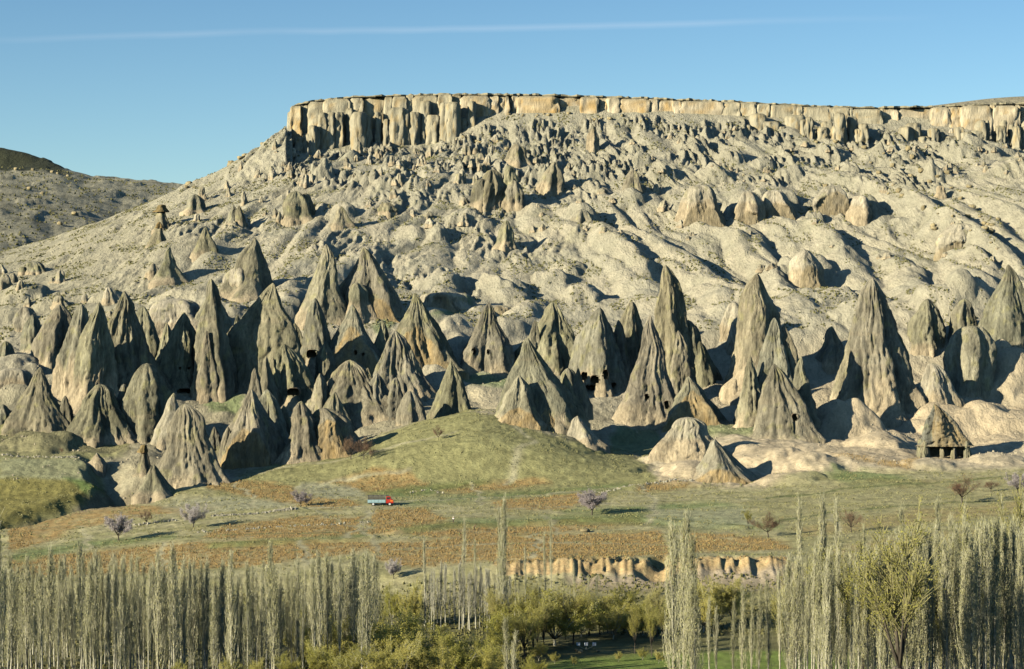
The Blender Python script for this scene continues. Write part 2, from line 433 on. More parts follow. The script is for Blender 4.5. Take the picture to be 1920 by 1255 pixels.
# fields and valley: small undulation
Zd += (1 - sstep(640, 700, YY)) * sstep(380, 500, YY) * (0.5 * fbm2(XX / 25, YY / 18, 3, 71) + 0.10 * noise2(XX / 2.5, YY / 2.0, 73))
Zd += (YY < 720) * (YY > 500) * 0.12 * noise2(XX / 1.6, YY / 1.6, 75)
Zd += sstep(560, 640, YY) * (1 - sstep(1180, 1190, YY)) * 0.22 * fbm2(XX / 2.2, YY / 2.6, 2, 77)
# distant hill on the left
fh = sstep(1320, 1500, YY) * (1 - sstep(2235, 2300, YY)) * (1 - right)
Zd += fh * (6 * (np.abs(noise2(XX / 90 + YY / 300, YY / 300, 81)) - 0.3) + 2.5 * fbm2(XX / 30, YY / 60, 4, 82) + 1.6 * sstep(0.3, 0.5, noise2(XX / 22, YY / 50, 83)))
Zd += (1 - right) * 31 * np.clip(1 - ((UU + 70) / 205.0) ** 2, 0, 1) * np.exp(-((YY - 2240) / 45) ** 2)
# bank under the vineyards: ragged, eroded
bk = np.exp(-((YY - 482) / 7) ** 2) * sstep(900, 960, UU) * (1 - sstep(1470, 1520, UU))
ridge([(1222, 1072), (1240, 1060), (1245, 1045)], 3.2, -2.4, 1.0, False)
for q_ in (985, 1040, 1108, 1150, 1190, 1305, 1352, 1382, 1420): ridge([(q_, 1068), (q_ + 3, 1056), (q_ + 4, 1046)], 1.0 + (q_ % 7) * .2, -.55 - (q_ % 5) * .12, 1.0, False)
Zd += bk * (0.7 * noise2(XX / 9, YY / 40, 91) + .45 * (np.abs(noise2(XX / 1.7, YY / 20, 94)) * 2 - .5) + 0.7 * noise2(XX / 2.6 + noise2(XX / 9, YY / 9, 93), YY / 30, 92))

# named landforms, traced on the ground
ridge([(1040, 395), (1110, 450), (1185, 510), (1240, 580)], 13, 7)
ridge([(1175, 440), (1260, 490), (1340, 545), (1400, 590)], 14, 8)
ridge([(1330, 425), (1400, 460), (1450, 520), (1490, 570)], 11, 6)
ridge([(1450, 420), (1520, 440), (1590, 500), (1640, 540)], 12, 7)
ridge([(1560, 330), (1680, 380), (1790, 430), (1920, 520)], 12, 9)
ridge([(1640, 470), (1700, 520), (1730, 590)], 11, 6)
ridge([(1800, 470), (1830, 540), (1810, 600)], 12, 7)
ridge([(900, 590), (860, 640), (830, 700)], 9, 5)
ridge([(1000, 575), (960, 620), (930, 640)], 9, 5)
ridge([(560, 545), (530, 590), (500, 640)], 10, 6)
ridge([(690, 470), (560, 540), (470, 560)], 12, 4)
ridge([(300, 560), (360, 560), (420, 590)], 10, 5)
ridge([(1300, 385), (1330, 400), (1360, 440)], 10, -5)
for (u, v, r, h) in [(1300,392,12,9),(1395,392,12,9),(1450,384,13,10),(1528,408,5,6),(1622,400,9,9),(1512,520,13,9),(1340,330,9,8),
        (1010,330,8,8),(1175,380,9,8),(1100,415,9,7),(870,410,10,6),(900,420,10,5),(800,440,13,6),(830,530,13,8),(850,560,10,6),(940,540,12,7),
        (1035,520,9,6),(1065,500,8,5),(960,560,9,6),(1090,560,10,6),(640,400,8,7),(690,340,8,7),(730,350,8,6),(600,330,8,7),(560,300,7,6),
        (770,350,8,6),(660,300,7,6),(1550,560,12,7),(1600,590,10,6),(1770,580,14,9),(1830,575,13,9),(1760,440,10,7),(1700,420,8,6),(1480,330,8,7),
        (1430,310,7,6),(1370,300,8,6),(1300,280,8,6),(1240,330,9,7),(1200,300,8,6),(1110,330,8,5),(40,560,12,8),(90,575,9,6),(20,600,9,6),(200,560,9,5),
        (330,590,10,6),(300,600,9,5),(250,600,8,5),(470,540,9,6),(1870,640,12,7),(1890,720,12,8),(1910,700,14,9),(1860,700,8,6),(1740,740,9,6),(1800,760,11,5),
        (1700,300,9,8),(1750,330,9,8),(1850,290,14,9),(1800,290,12,9),(1900,320,12,8),(1640,300,9,7),(1560,290,9,6),(1600,330,8,6)]:
    dome(u, v, r, h)
# sandy mounds and hollows in front of the right cones
dome(1585, 812, 13, 8.5, 1.0, 1.6); dome(1640, 835, 11, 3.5); ridge([(1530,812),(1570,800),(1650,818),(1700,835)], 9, 4.0)
dome(1790, 800, 20, 7, 1.0, 1.5); dome(1900, 800, 16, 5); dome(1870, 865, 9, 2.2); dome(1740, 872, 9, 1.8); dome(1900, 838, 12, 2)
dome(1430, 862, 12, 3.2); dome(1490, 870, 9, 2.2); dome(1290, 885, 9, 3.2); dome(1240, 862, 7, 2.2); dome(1480, 900, 11, 1.8); dome(1540, 868, 10, 1.6)
dome(1150, 820, 8, 2.6); dome(1090, 835, 8, 1.5); dome(1190, 790, 7, 3); dome(20, 700, 14, 9); dome(30, 745, 10, 4); dome(10, 800, 9, 3); dome(80, 830, 14, 2.5)
ridge([(1395, 905), (1440, 885), (1490, 893)], 3.5, -1.6); ridge([(1225, 872), (1200, 885)], 3, -2.0)
ridge([(1690, 885), (1600, 880), (1540, 850)], 4, -1.4)
# ravine on the left
ridge([(0, 985), (70, 965), (130, 950), (195, 930), (238, 920), (260, 915)], 10, -6.5, 0.5, False)
ridge([(200, 880), (215, 900), (240, 925), (270, 935)], 9, -6.0, 0.5, False)
ridge([(170, 858), (185, 870), (205, 890)], 5, -2.0)
ridge([(330, 905), (290, 925), (250, 940), (150, 955)], 6, -1.5)
# shallow ledges between the field strips
for pts in ([(20,1010),(230,985),(420,965),(560,955)], [(300,1030),(560,1018),(700,1010)], [(740,1000),(860,985),(1180,975),(1400,990)], [(1180,915),(1260,905),(1320,912)]):
    ridge(pts, 3.0, 0.7, 1.0, False)

Gz = Zd
def gz(x, y):
    u = 960 + x * F / y
    i = np.clip(np.searchsorted(yrow, y) - 1, 0, len(yrow) - 2); j = np.clip(np.searchsorted(ucol, u) - 1, 0, len(ucol) - 2)
    a_ = np.clip((y - yrow[i]) / (yrow[i+1] - yrow[i]), 0, 1); b_ = np.clip((u - ucol[j]) / (ucol[j+1] - ucol[j]), 0, 1)
    return (Gz[i, j] * (1-a_) + Gz[i+1, j] * a_) * (1-b_) + (Gz[i, j+1] * (1-a_) + Gz[i+1, j+1] * a_) * b_

# --- ground colours (soil, grass, bare tuff; shade painted into distant crest and ravine)
def pmask(poly, soft=4.0, seed=5, amp_=5.0):
    p = np.array(poly, float)
    j0 = max(np.searchsorted(ucol, p[:, 0].min() - 30) - 1, 0); j1 = np.searchsorted(ucol, p[:, 0].max() + 30) + 1
    sub = VV[:, j0:j1]; ok = ((sub < p[:, 1].max() + 25) & (sub > p[:, 1].min() - 25) & (YY[:, j0:j1] < 1190)).any(axis=1)
    ii = np.nonzero(ok)[0]; out = np.zeros(XX.shape)
    if len(ii) == 0: return out
    i0, i1 = ii[0], ii[-1] + 1; sl = (slice(i0, i1), slice(j0, j1))
    U = UU[sl] + amp_ * 1.6 * noise2(XX[sl] / 6, YY[sl] / 6, seed); V = VV[sl] + amp_ * 0.5 * noise2(XX[sl] / 6, YY[sl] / 6, seed + 1)
    ins = np.zeros(U.shape, bool); d = np.full(U.shape, 1e9)
    for k in range(len(p)):
        x0, y0 = p[k]; x1, y1 = p[(k+1) % len(p)]
        with np.errstate(all='ignore'):
            c = ((y0 > V) != (y1 > V)) & (U < (x1-x0) * (V-y0) / (y1-y0+1e-12) + x0)
        ins ^= c
        L = (x1-x0)**2 + (y1-y0)**2 + 1e-9; t = np.clip(((U-x0)*(x1-x0) + (V-y0)*(y1-y0)) / L, 0, 1)
        d = np.minimum(d, np.hypot(U-x0-t*(x1-x0), V-y0-t*(y1-y0)))
    sd_ = np.where(ins, d, -d)
    out[sl] = np.clip(sd_ / soft * 0.5 + 0.5, 0, 1); return out
C = np.zeros(XX.shape + (3,))
def paint(mask, col, k=1.0):
    global C
    m = (np.clip(mask, 0, 1) * k)[..., None]; C = C * (1 - m) + np.array(col) * m
TUFF = (0.45, 0.40, 0.28); TUFFG = (0.365, 0.34, 0.245); SAND = (0.52, 0.42, 0.27)
GRASS = (0.28, 0.265, 0.115); PALEG = (0.40, 0.36, 0.19); VINE = (0.37, 0.25, 0.10); GREEN = (0.13, 0.20, 0.06); SCRUB = (0.22, 0.215, 0.11)
C[:] = TUFF
paint(sstep(-0.25, 0.35, fbm2(XX / 30, YY / 30, 3, 101)), TUFFG, 0.6)
paint(sstep(1000, 1150, YY), (0.385, 0.355, 0.255), 0.6)
paint(sstep(0.0, 0.5, fbm2(XX / 16, YY / 12, 3, 105)) * sstep(880, 960, YY), SCRUB, 0.32)
paint(sstep(820, 880, YY) * (1 - leftcalm), (0.37, 0.335, 0.225), 0.75)
paint(sstep(1188, 1194, YY), (0.34, 0.30, 0.20))
paint(sstep(1300, 1330, YY) * (1 - right), (0.32, 0.295, 0.205)); crest_shade = (1 - right) * sstep(2050, 2070, YY + 12 * noise2(XX / 9, YY / 20, 85)) * sstep(135, 110, UU)
paint(sstep(0.05, 0.4, fbm2(XX / 26, YY / 26, 4, 107)) * sstep(1300, 1330, YY) * (1 - right), (0.15, 0.14, 0.09), 0.7)
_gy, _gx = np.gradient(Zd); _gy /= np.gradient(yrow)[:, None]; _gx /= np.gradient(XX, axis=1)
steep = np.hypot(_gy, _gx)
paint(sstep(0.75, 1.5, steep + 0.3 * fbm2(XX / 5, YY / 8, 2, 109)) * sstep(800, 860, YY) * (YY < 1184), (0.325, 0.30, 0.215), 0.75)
paint((1 - sstep(790, 830, YY)) * sstep(1100, 1280, UU), SAND, 0.65)
paint((1 - sstep(730, 800, YY)) * (1 - sstep(1100, 1200, UU)), (0.33, 0.29, 0.185), 0.85)
paint(crest_shade, (0.035, 0.04, 0.02), .95)  # shade on the distant hill's left crest, painted as near black ground
# grass and fields
fields = 1 - sstep(640, 655, YY)
paint(fields, PALEG); paint(fields * sstep(-0.1, 0.3, fbm2(XX / 14, YY / 10, 3, 111)), GRASS, 0.7)
paint(pmask([(420,900),(560,862),(640,850),(720,815),(800,785),(870,768),(930,775),(1000,805),(1070,830),(1150,845),(1215,870),(1235,905),(1150,930),(400,930)]), GRASS, 0.95)
paint(pmask([(-300,800),(0,800),(60,800),(120,812),(240,828),(240,850),(190,862),(205,895),(205,925),(120,945),(0,985),(-300,985)]), GRASS, 0.9)
paint(pmask([(0,860),(170,862),(200,895),(120,905),(0,900)]), (0.30,0.30,0.17), 0.8)
paint(pmask([(-300,915),(60,895),(180,905),(205,915),(110,945),(0,980),(-300,980)]), (0.23,0.20,0.06), 0.85)
paint(pmask([(120,896),(205,900),(205,922),(170,925)]), GREEN, 0.8)
paint(pmask([(0,820),(60,812),(140,830),(240,835),(245,850),(100,850),(0,845)]), (0.24,0.215,0.12), 0.7)
paint(pmask([(200,905),(260,900),(330,895),(250,950),(150,965),(60,975),(20,975),(120,950)]), (0.29, 0.24, 0.15), 0.9)  # ravine soil, its colour darkened for the shade lying in it
for q in ([(15,990),(60,975),(250,945),(340,955),(280,968),(220,975),(120,1005),(20,1035)], [(380,905),(430,898),(520,905),(600,925),(560,948),(480,935),(390,915)],
          [(650,895),(700,878),(760,882),(800,905),(790,925),(690,925),(600,905)], [(790,912),(880,905),(1015,895),(1035,908),(920,922),(830,925)],
          [(20,1050),(200,1030),(330,1020),(480,1012),(700,1015),(700,1032),(480,1060),(300,1075),(20,1085)], [(420,985),(560,968),(690,970),(700,1000),(560,1012),(380,1010)],
          [(700,955),(790,950),(860,985),(1000,980),(1190,965),(1215,985),(1000,1000),(860,1010),(700,1000)], [(920,940),(1080,922),(1130,930),(1060,955),(930,955)],
          [(700,1020),(860,1008),(1000,1003),(1240,995),(1260,1040),(1080,1050),(940,1050),(780,1062),(700,1050)], [(1280,1000),(1400,1005),(1480,1015),(1490,1030),(1380,1035),(1280,1035)],
          [(1190,912),(1260,902),(1330,905),(1290,915),(1200,925)], [(1490,990),(1600,975),(1720,955),(1830,950),(1920,935),(1920,960),(1700,985),(1500,1010)],
          [(1640,895),(1760,905),(1700,915),(1600,905)], [(1560,1030),(1700,1000),(1920,990),(1920,1050),(1560,1070)], [(280,955),(340,945),(420,950),(380,962),(300,965)],
          [(560,935),(640,935),(680,945),(640,955),(560,950)], [(1540,835),(1640,850),(1730,868),(1700,880),(1600,862),(1540,850)]):
    paint(pmask(q) * (0.78 + 0.7 * fbm2(XX / 4, YY / 4, 2, 113)), VINE, 1.0)
for q in ([(740,992),(860,975),(1180,962),(1380,978),(1470,985),(1470,995),(1200,985),(1000,985),(860,992),(760,1002)], [(20,1040),(160,1015),(330,1000),(330,1010),(160,1028),(30,1055)],
          [(380,1020),(560,1010),(690,1000),(690,1008),(560,1018),(400,1030)], [(740,940),(860,930),(1050,918),(1180,905),(1180,912),(1050,926),(860,940),(760,948)],
          [(1050,955),(1200,950),(1280,945),(1280,952),(1180,962),(1060,962)], [(1225,948),(1330,940),(1400,950),(1300,955)], [(1240,800),(1330,795),(1420,790),(1420,812),(1300,820)],
          [(1130,845),(1160,815),(1230,800),(1250,830),(1220,860)], [(1550,888),(1620,878),(1700,895),(1750,912),(1600,915)], [(1510,872),(1590,872),(1590,886),(1510,884)],
          [(800,600),(900,560),(880,585),(820,605)], [(860,700),(950,705),(950,735),(880,725)], [(380,745),(460,745),(450,775),(390,770)], [(700,615),(745,585),(740,610),(712,632)],
          [(690,925),(740,915),(900,900),(920,906),(760,935)]):
    paint(pmask(q, 5), GREEN, 0.62)
paint(pmask([(1230,905),(1240,870),(1300,850),(1400,825),(1480,830),(1560,850),(1560,880),(1480,900),(1440,915),(1330,912)]), SAND, 0.9)
paint(pmask([(1530,850),(1530,800),(1600,770),(1920,760),(1920,835),(1830,860),(1700,870)]), SAND, 0.9)
paint(pmask([(1420,935),(1600,900),(1920,900),(1920,1060),(1500,1060)]), (0.31,0.285,0.135), 0.55)
paint(pmask([(360,910),(420,890),(450,895),(400,905),(330,915)], 3), (0.55,0.46,0.33), 0.9)
paint(pmask([(875,735),(960,735),(960,780),(900,775)]), (0.50,0.43,0.28), 0.9)
paint(pmask([(330,935),(430,930),(560,945),(520,955),(380,962),(300,955)]), (0.36,0.345,0.21), 0.8)
paint(pmask([(560,905),(660,910),(690,930),(600,935),(550,925)]), (0.36,0.345,0.22), 0.8)
paint(pmask([(1230,955),(1400,950),(1420,985),(1300,990),(1215,978)]), (0.31,0.31,0.18), 0.8)
# bare bank and the scrubby flat below it
paint(pmask([(920,1052),(1240,1046),(1480,1046),(1480,1072),(1250,1076),(950,1080)], 2) * (.85 + .5 * noise2(XX / 1.2, YY, 135)), (0.50, 0.35, 0.17), 1.0)
paint(pmask([(1060,1085),(1240,1072),(1500,1062),(1520,1105),(1240,1110),(1080,1105)], 8), (0.40,0.32,0.22), 0.9)
valley = 1 - sstep(455, 478, YY)
paint(valley, (0.19, 0.175, 0.075)); paint(valley * sstep(-0.1, 0.3, fbm2(XX / 8, YY / 8, 3, 121)), (0.13, 0.13, 0.05), 0.7)
paint(pmask([(1050,1240),(1100,1232),(1300,1222),(1480,1220),(1700,1225),(1700,1300),(1000,1300),(980,1258)], 4) * (.9 + .5 * noise2(XX / 3, YY / 3, 137)), (0.20, 0.27, 0.055), 0.9)
# the paths and tracks
for pts, wd in (([(600,952),(700,950),(740,949)], .8), ([(740,942),(900,934),(1080,922),(1180,912)], 1.3), ([(680,985),(705,1020),(718,1045)], 0.9), ([(1020,965),(1035,985),(1040,1000)], 0.7), ([(590,955),(630,975),(690,1000)], 0.7)):
    sl, d, t = polyline_d(pts, 8); m = np.zeros(XX.shape); m[sl] = np.exp(-(d / wd) ** 2); paint(m, (0.36, 0.33, 0.2), 0.8)
EDGE = (0.42, 0.38, 0.23); DK = (0.13, 0.15, 0.055)
for pts, wd, col in (([(30,1042),(160,1022),(330,1008),(560,1000),(700,996)], .5, DK), ([(250,968),(420,960),(600,952),(700,950)], .5, EDGE), ([(560,912),(690,890),(760,880)], .5, EDGE), ([(700,950),(680,985),(640,1010)], .5, EDGE),
    ([(860,985),(1000,975),(1180,968),(1400,985)], .5, DK), ([(740,1030),(900,1020),(1100,1018),(1260,1022)], .5, EDGE), ([(1215,985),(1230,940),(1200,912)], .5, EDGE), ([(930,955),(1060,950),(1220,938),(1420,936)], .4, EDGE), ([(1420,985),(1560,960),(1750,945),(1920,935)], .6, DK),
    ([(1430,935),(1600,915),(1760,905),(1920,890)], .6, DK), ([(440,905),(470,930),(480,950)], .4, EDGE), ([(880,905),(900,925),(905,950)], .4, EDGE), ([(1000,1000),(1010,1025),(1000,1045)], .4, EDGE), ([(300,1020),(310,1050),(300,1075)], .4, EDGE), ([(560,1012),(575,1035),(570,1060)], .4, EDGE),
    ([(150,985),(170,1010),(160,1030)], .4, EDGE), ([(1280,1002),(1290,1035)], .4, EDGE), ([(1560,965),(1575,1000)], .4, EDGE), ([(400,905),(520,880),(640,862),(740,838),(850,810)], .45, EDGE), ([(940,780),(1000,830),(960,880),(940,910)], .6, EDGE)):
    sl, d, t = polyline_d(pts, 8); m = np.zeros(XX.shape); m[sl] = np.exp(-(d / (wd * 1.9)) ** 2); paint(m, col, 0.9)
paint(sstep(.12, .4, fbm2(XX / 5, YY / 1.6, 3, 141)) * (YY > 655) * (YY < 705) * (UU > 430) * (UU < 1230), (0.14, 0.14, 0.06), .55)
C *= (1 + 0.14 * fbm2(XX / 3.0, YY / 3.0, 2, 131) + 0.30 * (YY < 705) * fbm2(XX / 2.2, YY / 4.0, 2, 133))[..., None]

def ground_mesh():
    V = np.stack([XX, YY, Gz], -1).reshape(-1, 3)
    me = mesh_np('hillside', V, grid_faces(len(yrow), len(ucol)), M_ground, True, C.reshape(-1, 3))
    me.materials.append(M_field); mi = np.zeros((len(yrow) - 1, len(ucol) - 1), np.int32); yy = yrow[:-1, None] + 0 * ucol[None, :-1]; uu = 0 * yrow[:-1, None] + ucol[None, :-1]
    mi[(yy < 655) | ((yy < 712) & (uu > 420)) | ((yy < 690) & (uu < 240))] = 1
    me.polygons.foreach_set('material_index', mi.ravel())
    return me
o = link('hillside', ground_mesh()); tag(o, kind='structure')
# near slope under the viewpoint, and the plain to the horizon
yn = np.linspace(-500, 150, 40); xn = np.linspace(-600, 600, 60); XN, YN = np.meshgrid(xn, yn)
ZN = np.interp(YN, [-500, 0, 150], [30, -1.8, -52]) + 1.5 * fbm2(XN / 30, YN / 30, 3, 5) * sstep(0, 20, np.abs(YN - 150)) * sstep(0, 15, np.hypot(XN, YN))
o = link('slope', mesh_np('slope', np.stack([XN, YN, ZN], -1).reshape(-1, 3), grid_faces(40, 60), M_ground, True, np.tile(np.array(GRASS), (2400, 1)))); tag(o, kind='structure')
L_ = 30000
Xp, Yp = np.meshgrid(np.linspace(-L_, L_, 30), np.linspace(-L_, L_, 30))
o = link('plain', mesh_np('plain', np.stack([Xp, Yp, np.full_like(Xp, -67.5)], -1).reshape(-1, 3), grid_faces(30, 30), M_ground, False, np.tile(np.array(SCRUB), (900, 1)))); tag(o, kind='structure')

# ------------------------------------------------------------------ rock builders
GREY = np.array((0.30, 0.275, 0.19)); GREYD = np.array((0.175, 0.163, 0.113)); TAN = np.array((0.48, 0.39, 0.25)); ORANGE = np.array((0.43, 0.30, 0.13)); PALE = np.array((0.47, 0.415, 0.30)); BROWN = np.array((0.33, 0.255, 0.14))
def cone_arrays(xc, yc, zb, rx, ry, xa, ya, za, seed, nt=64, nh=54, p=0.95, flute=1.0, tan=0.15, carve=0.0, grey=1.0, blunt=0.0, kfac=None, embed=5.0, rough=1.0, hew=1.0, flare=0.15):
    """one tapering tuff spire: rings from below ground to the tip"""
    rs = np.random.default_rng(seed)
    H = za - zb; R0 = (rx + ry) / 2
    t = np.concatenate([[-embed / H], np.linspace(0, 1, nh) ** 0.95])
    th = np.arange(nt) * 2 * np.pi / nt
    T, TH = np.meshgrid(t, th, indexing='ij')
    Tc = np.clip(T, 0, 1)
    prof = (1 - Tc ** (1.0 + blunt)) ** p
    prof = prof * (1 + 0.10 * np.sin(Tc * np.pi * (1.5 + rs.uniform(0, 1)) + rs.uniform(0, 6))) + 0.012
    prof = np.where(T < 0, prof * 1.05, prof)
    k = kfac or rs.integers(3, 6)
    prof = prof + flare * np.exp(-np.clip(T, 0, 1) / 0.07)
    rad = 1 + 0.15 * np.cos(k * TH + rs.uniform(0, 6) + Tc * rs.uniform(-1, 1)) + 0.06 * np.cos((k + 3) * TH + rs.uniform(0, 6))
    zz = zb + T * H
    lx = np.cos(TH); ly = np.sin(TH)
    fsz = np.clip(R0 * 0.22, 0.7, 1.9)
    X0 = lx * rx * (prof * .75 + .25); Y0 = ly * ry * (prof * .75 + .25)
    wob = 0.9 * noise3(X0 / 6, Y0 / 6, zz / 9, seed + 5)
    ka = np.clip(R0 / 3.4, 1.4, 3.6); zh = Tc * H / 14
    tw = TH + 0.16 * wob
    fl = np.abs(noise3(np.cos(tw) * ka, np.sin(tw) * ka, zh * 0.9, seed)) * 2 - 0.5
    fl2 = np.abs(noise3(np.cos(tw) * ka * 2.7, np.sin(tw) * ka * 2.7, zh * 2.2, seed + 1)) * 2 - 0.5
    fl3 = noise3(np.cos(TH) * ka * 6, np.sin(TH) * ka * 6, zh * 5, seed + 21)
    big = noise3(X0 / (R0 * .9 + 1), Y0 / (R0 * .9 + 1), zz / (R0 * 1.7 + 2), seed + 2)
    fine = noise3(X0 / 0.9, Y0 / 0.9, zz / 1.4, seed + 3)
    chip = sstep(0.12, 0.26, noise3(X0 / 2.6 + seed, Y0 / 2.6, zz / 3.6, seed + 23))
    env = sstep(0.0, 0.12, 1 - Tc)
    dr = (flute * (0.06 * R0 + 0.3) * fl + flute * (0.03 * R0 + 0.22) * fl2 + 0.12 * R0 * big * rough + 0.26 * rough * fine - chip * (0.018 * R0 + .16) * rough + (0.012 * R0 + 0.12) * flute * fl3) * env * (0.35 + 0.65 * prof)
    ax = 0.10 * R0 * noise3(zz / (H * .25), zz * 0, zz * 0 + seed, 1) * Tc * 1.2
    rr = prof * rad
    X = xc + (xa - xc) * Tc + ax + lx * (rx * rr + dr)
    Y = yc + (ya - yc) * Tc + ly * (ry * rr + dr)
    # hewn or broken front face
    cm = np.zeros_like(X)
    if carve:
        wd = rs.uniform(-0.15, 0.15)
        arch = carve * np.sqrt(np.clip(1 - ((lx - wd) / 0.80) ** 2, 0, 1)) * (1 + 0.18 * noise3(X / 3, zz * 0, zz / 6, seed + 7))
        cm = sstep(0.03, -0.02, T - arch) * (ly < 0.1)
        Yf = yc - ry * 0.80 + (ya - yc) * Tc + 0.55 * noise3(X / 1.1, Y / 9, zz / 4.5, seed + 8) + 0.25 * noise3(X / .6, Y / 9, zz / 2, seed + 9)
        Y = np.where((cm > 0.3) & (Y < Yf), lerp(Y, Yf, 0.95), Y)
    # colour of the stone
    n1 = noise3(X / 5, Y / 5, zz / 12, seed + 11); n2 = noise3(X / 1.3, Y / 1.3, zz / 9, seed + 12); n3 = noise3(X / 2.4, Y / 2.4, zz / 3.2, seed + 13)
    g = np.clip(0.42 + 0.7 * n1 + 0.55 * n2 * 1.1, 0, 1)[..., None]
    shade_ = rs.uniform(.82, 1.15) * np.array((rs.uniform(.97, 1.06), 1.0, rs.uniform(.88, 1.04)))
    col = (GREY * (1 - g) + GREYD * g) * shade_ * grey + (1 - grey) * PALE
    band = sstep(.25, .5, noise3(zz / 2.2, X / 30, Y / 30, seed + 41))[..., None] * .22; col = col * (1 - band) + TAN * band * .8
    tz_ = sstep(tan + 0.09, tan - 0.12, T + 0.16 * n1 + 0.07 * n2)[..., None]
    col = col * (1 - tz_) + (TAN * 0.92) * tz_
    lich = sstep(0.22, 0.5, n3)[..., None] * (1 - tz_) * 0.4
    col = col * (1 - lich) + np.array((0.36, 0.33, 0.15)) * lich
    cc = (cm * np.clip(0.8 + 0.4 * n3, 0, 1))[..., None]
    oc = np.clip(0.5 + 0.9 * n2, 0, 1)[..., None]
    col = col * (1 - cc) + ((ORANGE * oc + BROWN * (1 - oc)) * hew + np.array((.27, .235, .155)) * (1 - hew)) * cc
    V = np.stack([X, Y, zz], -1)
    return V, col, nt, len(t)
def cone_mesh(name, specs, mat, holes=()):
    """specs: cone_arrays results joined; holes: (x, z, w, h) cut into the camera side"""
    Vs, Cs, Fs = [], [], []; n = 0
    for V, col, nt_, nr in specs:
        Fq = grid_faces(nr, nt_, True)
        Vs.append(V.reshape(-1, 3)); Cs.append(col.reshape(-1, 3)); Fs.append(Fq + n); n += V.shape[0] * V.shape[1]
        # closed tip
        k = (nr - 1) * nt_; e_ = np.arange(0, nt_ - 2, 2)
        Fs.append(np.stack([np.full(len(e_), k), k + e_ + 1, k + e_ + 2, k + np.where(e_ + 3 < nt_, e_ + 3, 0)], 1)[:1] + n - V.shape[0] * V.shape[1])
    V = np.concatenate(Vs); Cc = np.concatenate(Cs); Fq = np.concatenate(Fs)
    depth = []
    if holes:
        ctr = V[Fq].mean(1); keep = np.ones(len(Fq), bool)
        xm, ym = V[:, 0].mean(), V[:, 1].mean()
        for (x, z, w_, h_) in holes:
            s_ = ctr[:, 1] * 0
            m = (np.abs((ctr[:, 0] - x) / (w_ / 2)) ** 2.4 + np.abs((ctr[:, 2] - z) / (h_ / 2)) ** 2.4 < 1 + .35 * noise3(ctr[:, 0], ctr[:, 2], x, 3)) & (ctr[:, 1] < ym)
            depth.append(float(ctr[m, 1].min()) if m.any() else None); keep &= ~m
        Fq = Fq[keep]
    return mesh_np(name, V, Fq, mat, True, Cc), depth

M_dark = plain('cave_wall', (0.30, 0.22, 0.13), 1.0, 0.3, 1.2)
def cave(parent, x, y, z, w_, h_, depth, org):
    """a hewn chamber behind an opening: ring lofted inwards and closed"""
    n = 14; th = np.arange(n) * 2 * np.pi / n
    sx = np.sign(np.cos(th)) * np.abs(np.cos(th)) ** 0.6; sz = np.sign(np.sin(th)) * np.abs(np.sin(th)) ** 0.6
    V = []
    for (d, k) in ((0.12, 1.12), (0.5, 1.12), (depth * .5, 1.25), (depth, 1.15), (depth + .3, 0.5), (depth + 0.35, 0.02)):
        V.append(np.stack([x - org[0] + sx * w_ / 2 * k, np.full(n, y - org[1] + d), z - org[2] + sz * h_ / 2 * k], 1))
    me = mesh_np('cave_opening', np.concatenate(V), grid_faces(6, n, True), M_dark, True)
    return link('cave_opening', me, parent)

CONES = {}
def place(u, v, Y=None):
    return hit(u, v) if Y is None else Y
def fairy(label, au, av, ul, ur, vb, Y=None, subs=(), holes=(), cat='rock spire', name='fairy_chimney', group='fairy chimneys in the valley', seed=None, **kw):
    uc = (ul + ur) / 2; Yf = place(uc, vb, Y)
    s = Yf / F
    slim = kw.pop('slim', 1.26)
    rx = (ur - ul) / 2 * s * slim; ry = min(rx, 14) * kw.pop('depth', 0.9)
    yc = Yf + ry * 0.85; s = yc / F
    rx = (ur - ul) / 2 * s * slim
    if 'p' in kw: kw['p'] *= 0.93
    xc = (uc - 960) * s; zb = (HZ - vb) * Yf / F
    za = (HZ - av) * s; xa = (au - 960) * s
    seed = seed or int(au * 3 + av) % 9973
    px = (ur - ul); nt_ = int(np.clip(px * 1.3, 28, 130)); nh_ = int(np.clip((vb - av) * 0.42, 16, 90))
    org = (xc, yc, zb)
    pk = dict(nt=nt_, nh=nh_); pk.update(kw)
    specs = [cone_arrays(xc, yc, zb, rx, ry, xa, yc + pk.pop('back', 0.0), za, seed, **pk)]
    for q in subs:
        (bu, bv, bl, br, bb, dy) = q[:6]; kk = dict(kw); kk.update(q[6] if len(q) > 6 else {}); kk.pop('back', 0)
        y2 = yc + dy; s2 = y2 / F; r2 = (br - bl) / 2 * s2
        specs.append(cone_arrays(((bl + br) / 2 - 960) * s2, y2, (HZ - bb) * s2, r2, r2 * 0.9, (bu - 960) * s2, y2, (HZ - bv) * s2, seed + 31 + int(bu),
                                 nt=int(np.clip((br - bl), 16, 64)), nh=int(np.clip((bb - bv) * 0.4, 12, 70)), **kk))
    specs = [(V - np.array(org), c_, a1, a2) for V, c_, a1, a2 in specs]
    hs = [((hu - 960) * (yc - ry * .5) / F - org[0], (HZ - hv) * (yc - ry * .5) / F - org[2], hw * s, hh * s) for hu, hv, hw, hh in holes]
    me, dep = cone_mesh(name, specs, M_cone, hs)
    o = link(name, me, None, org); tag(o, label, cat, group)
    if 'surface' : 
        for (x, z, w_, h_), d in zip(hs, dep):
            if d is not None: cave(o, x, d, z, w_, h_, 3.0 + w_, (0, 0, 0))
    CONES[(au, av)] = o
    return o
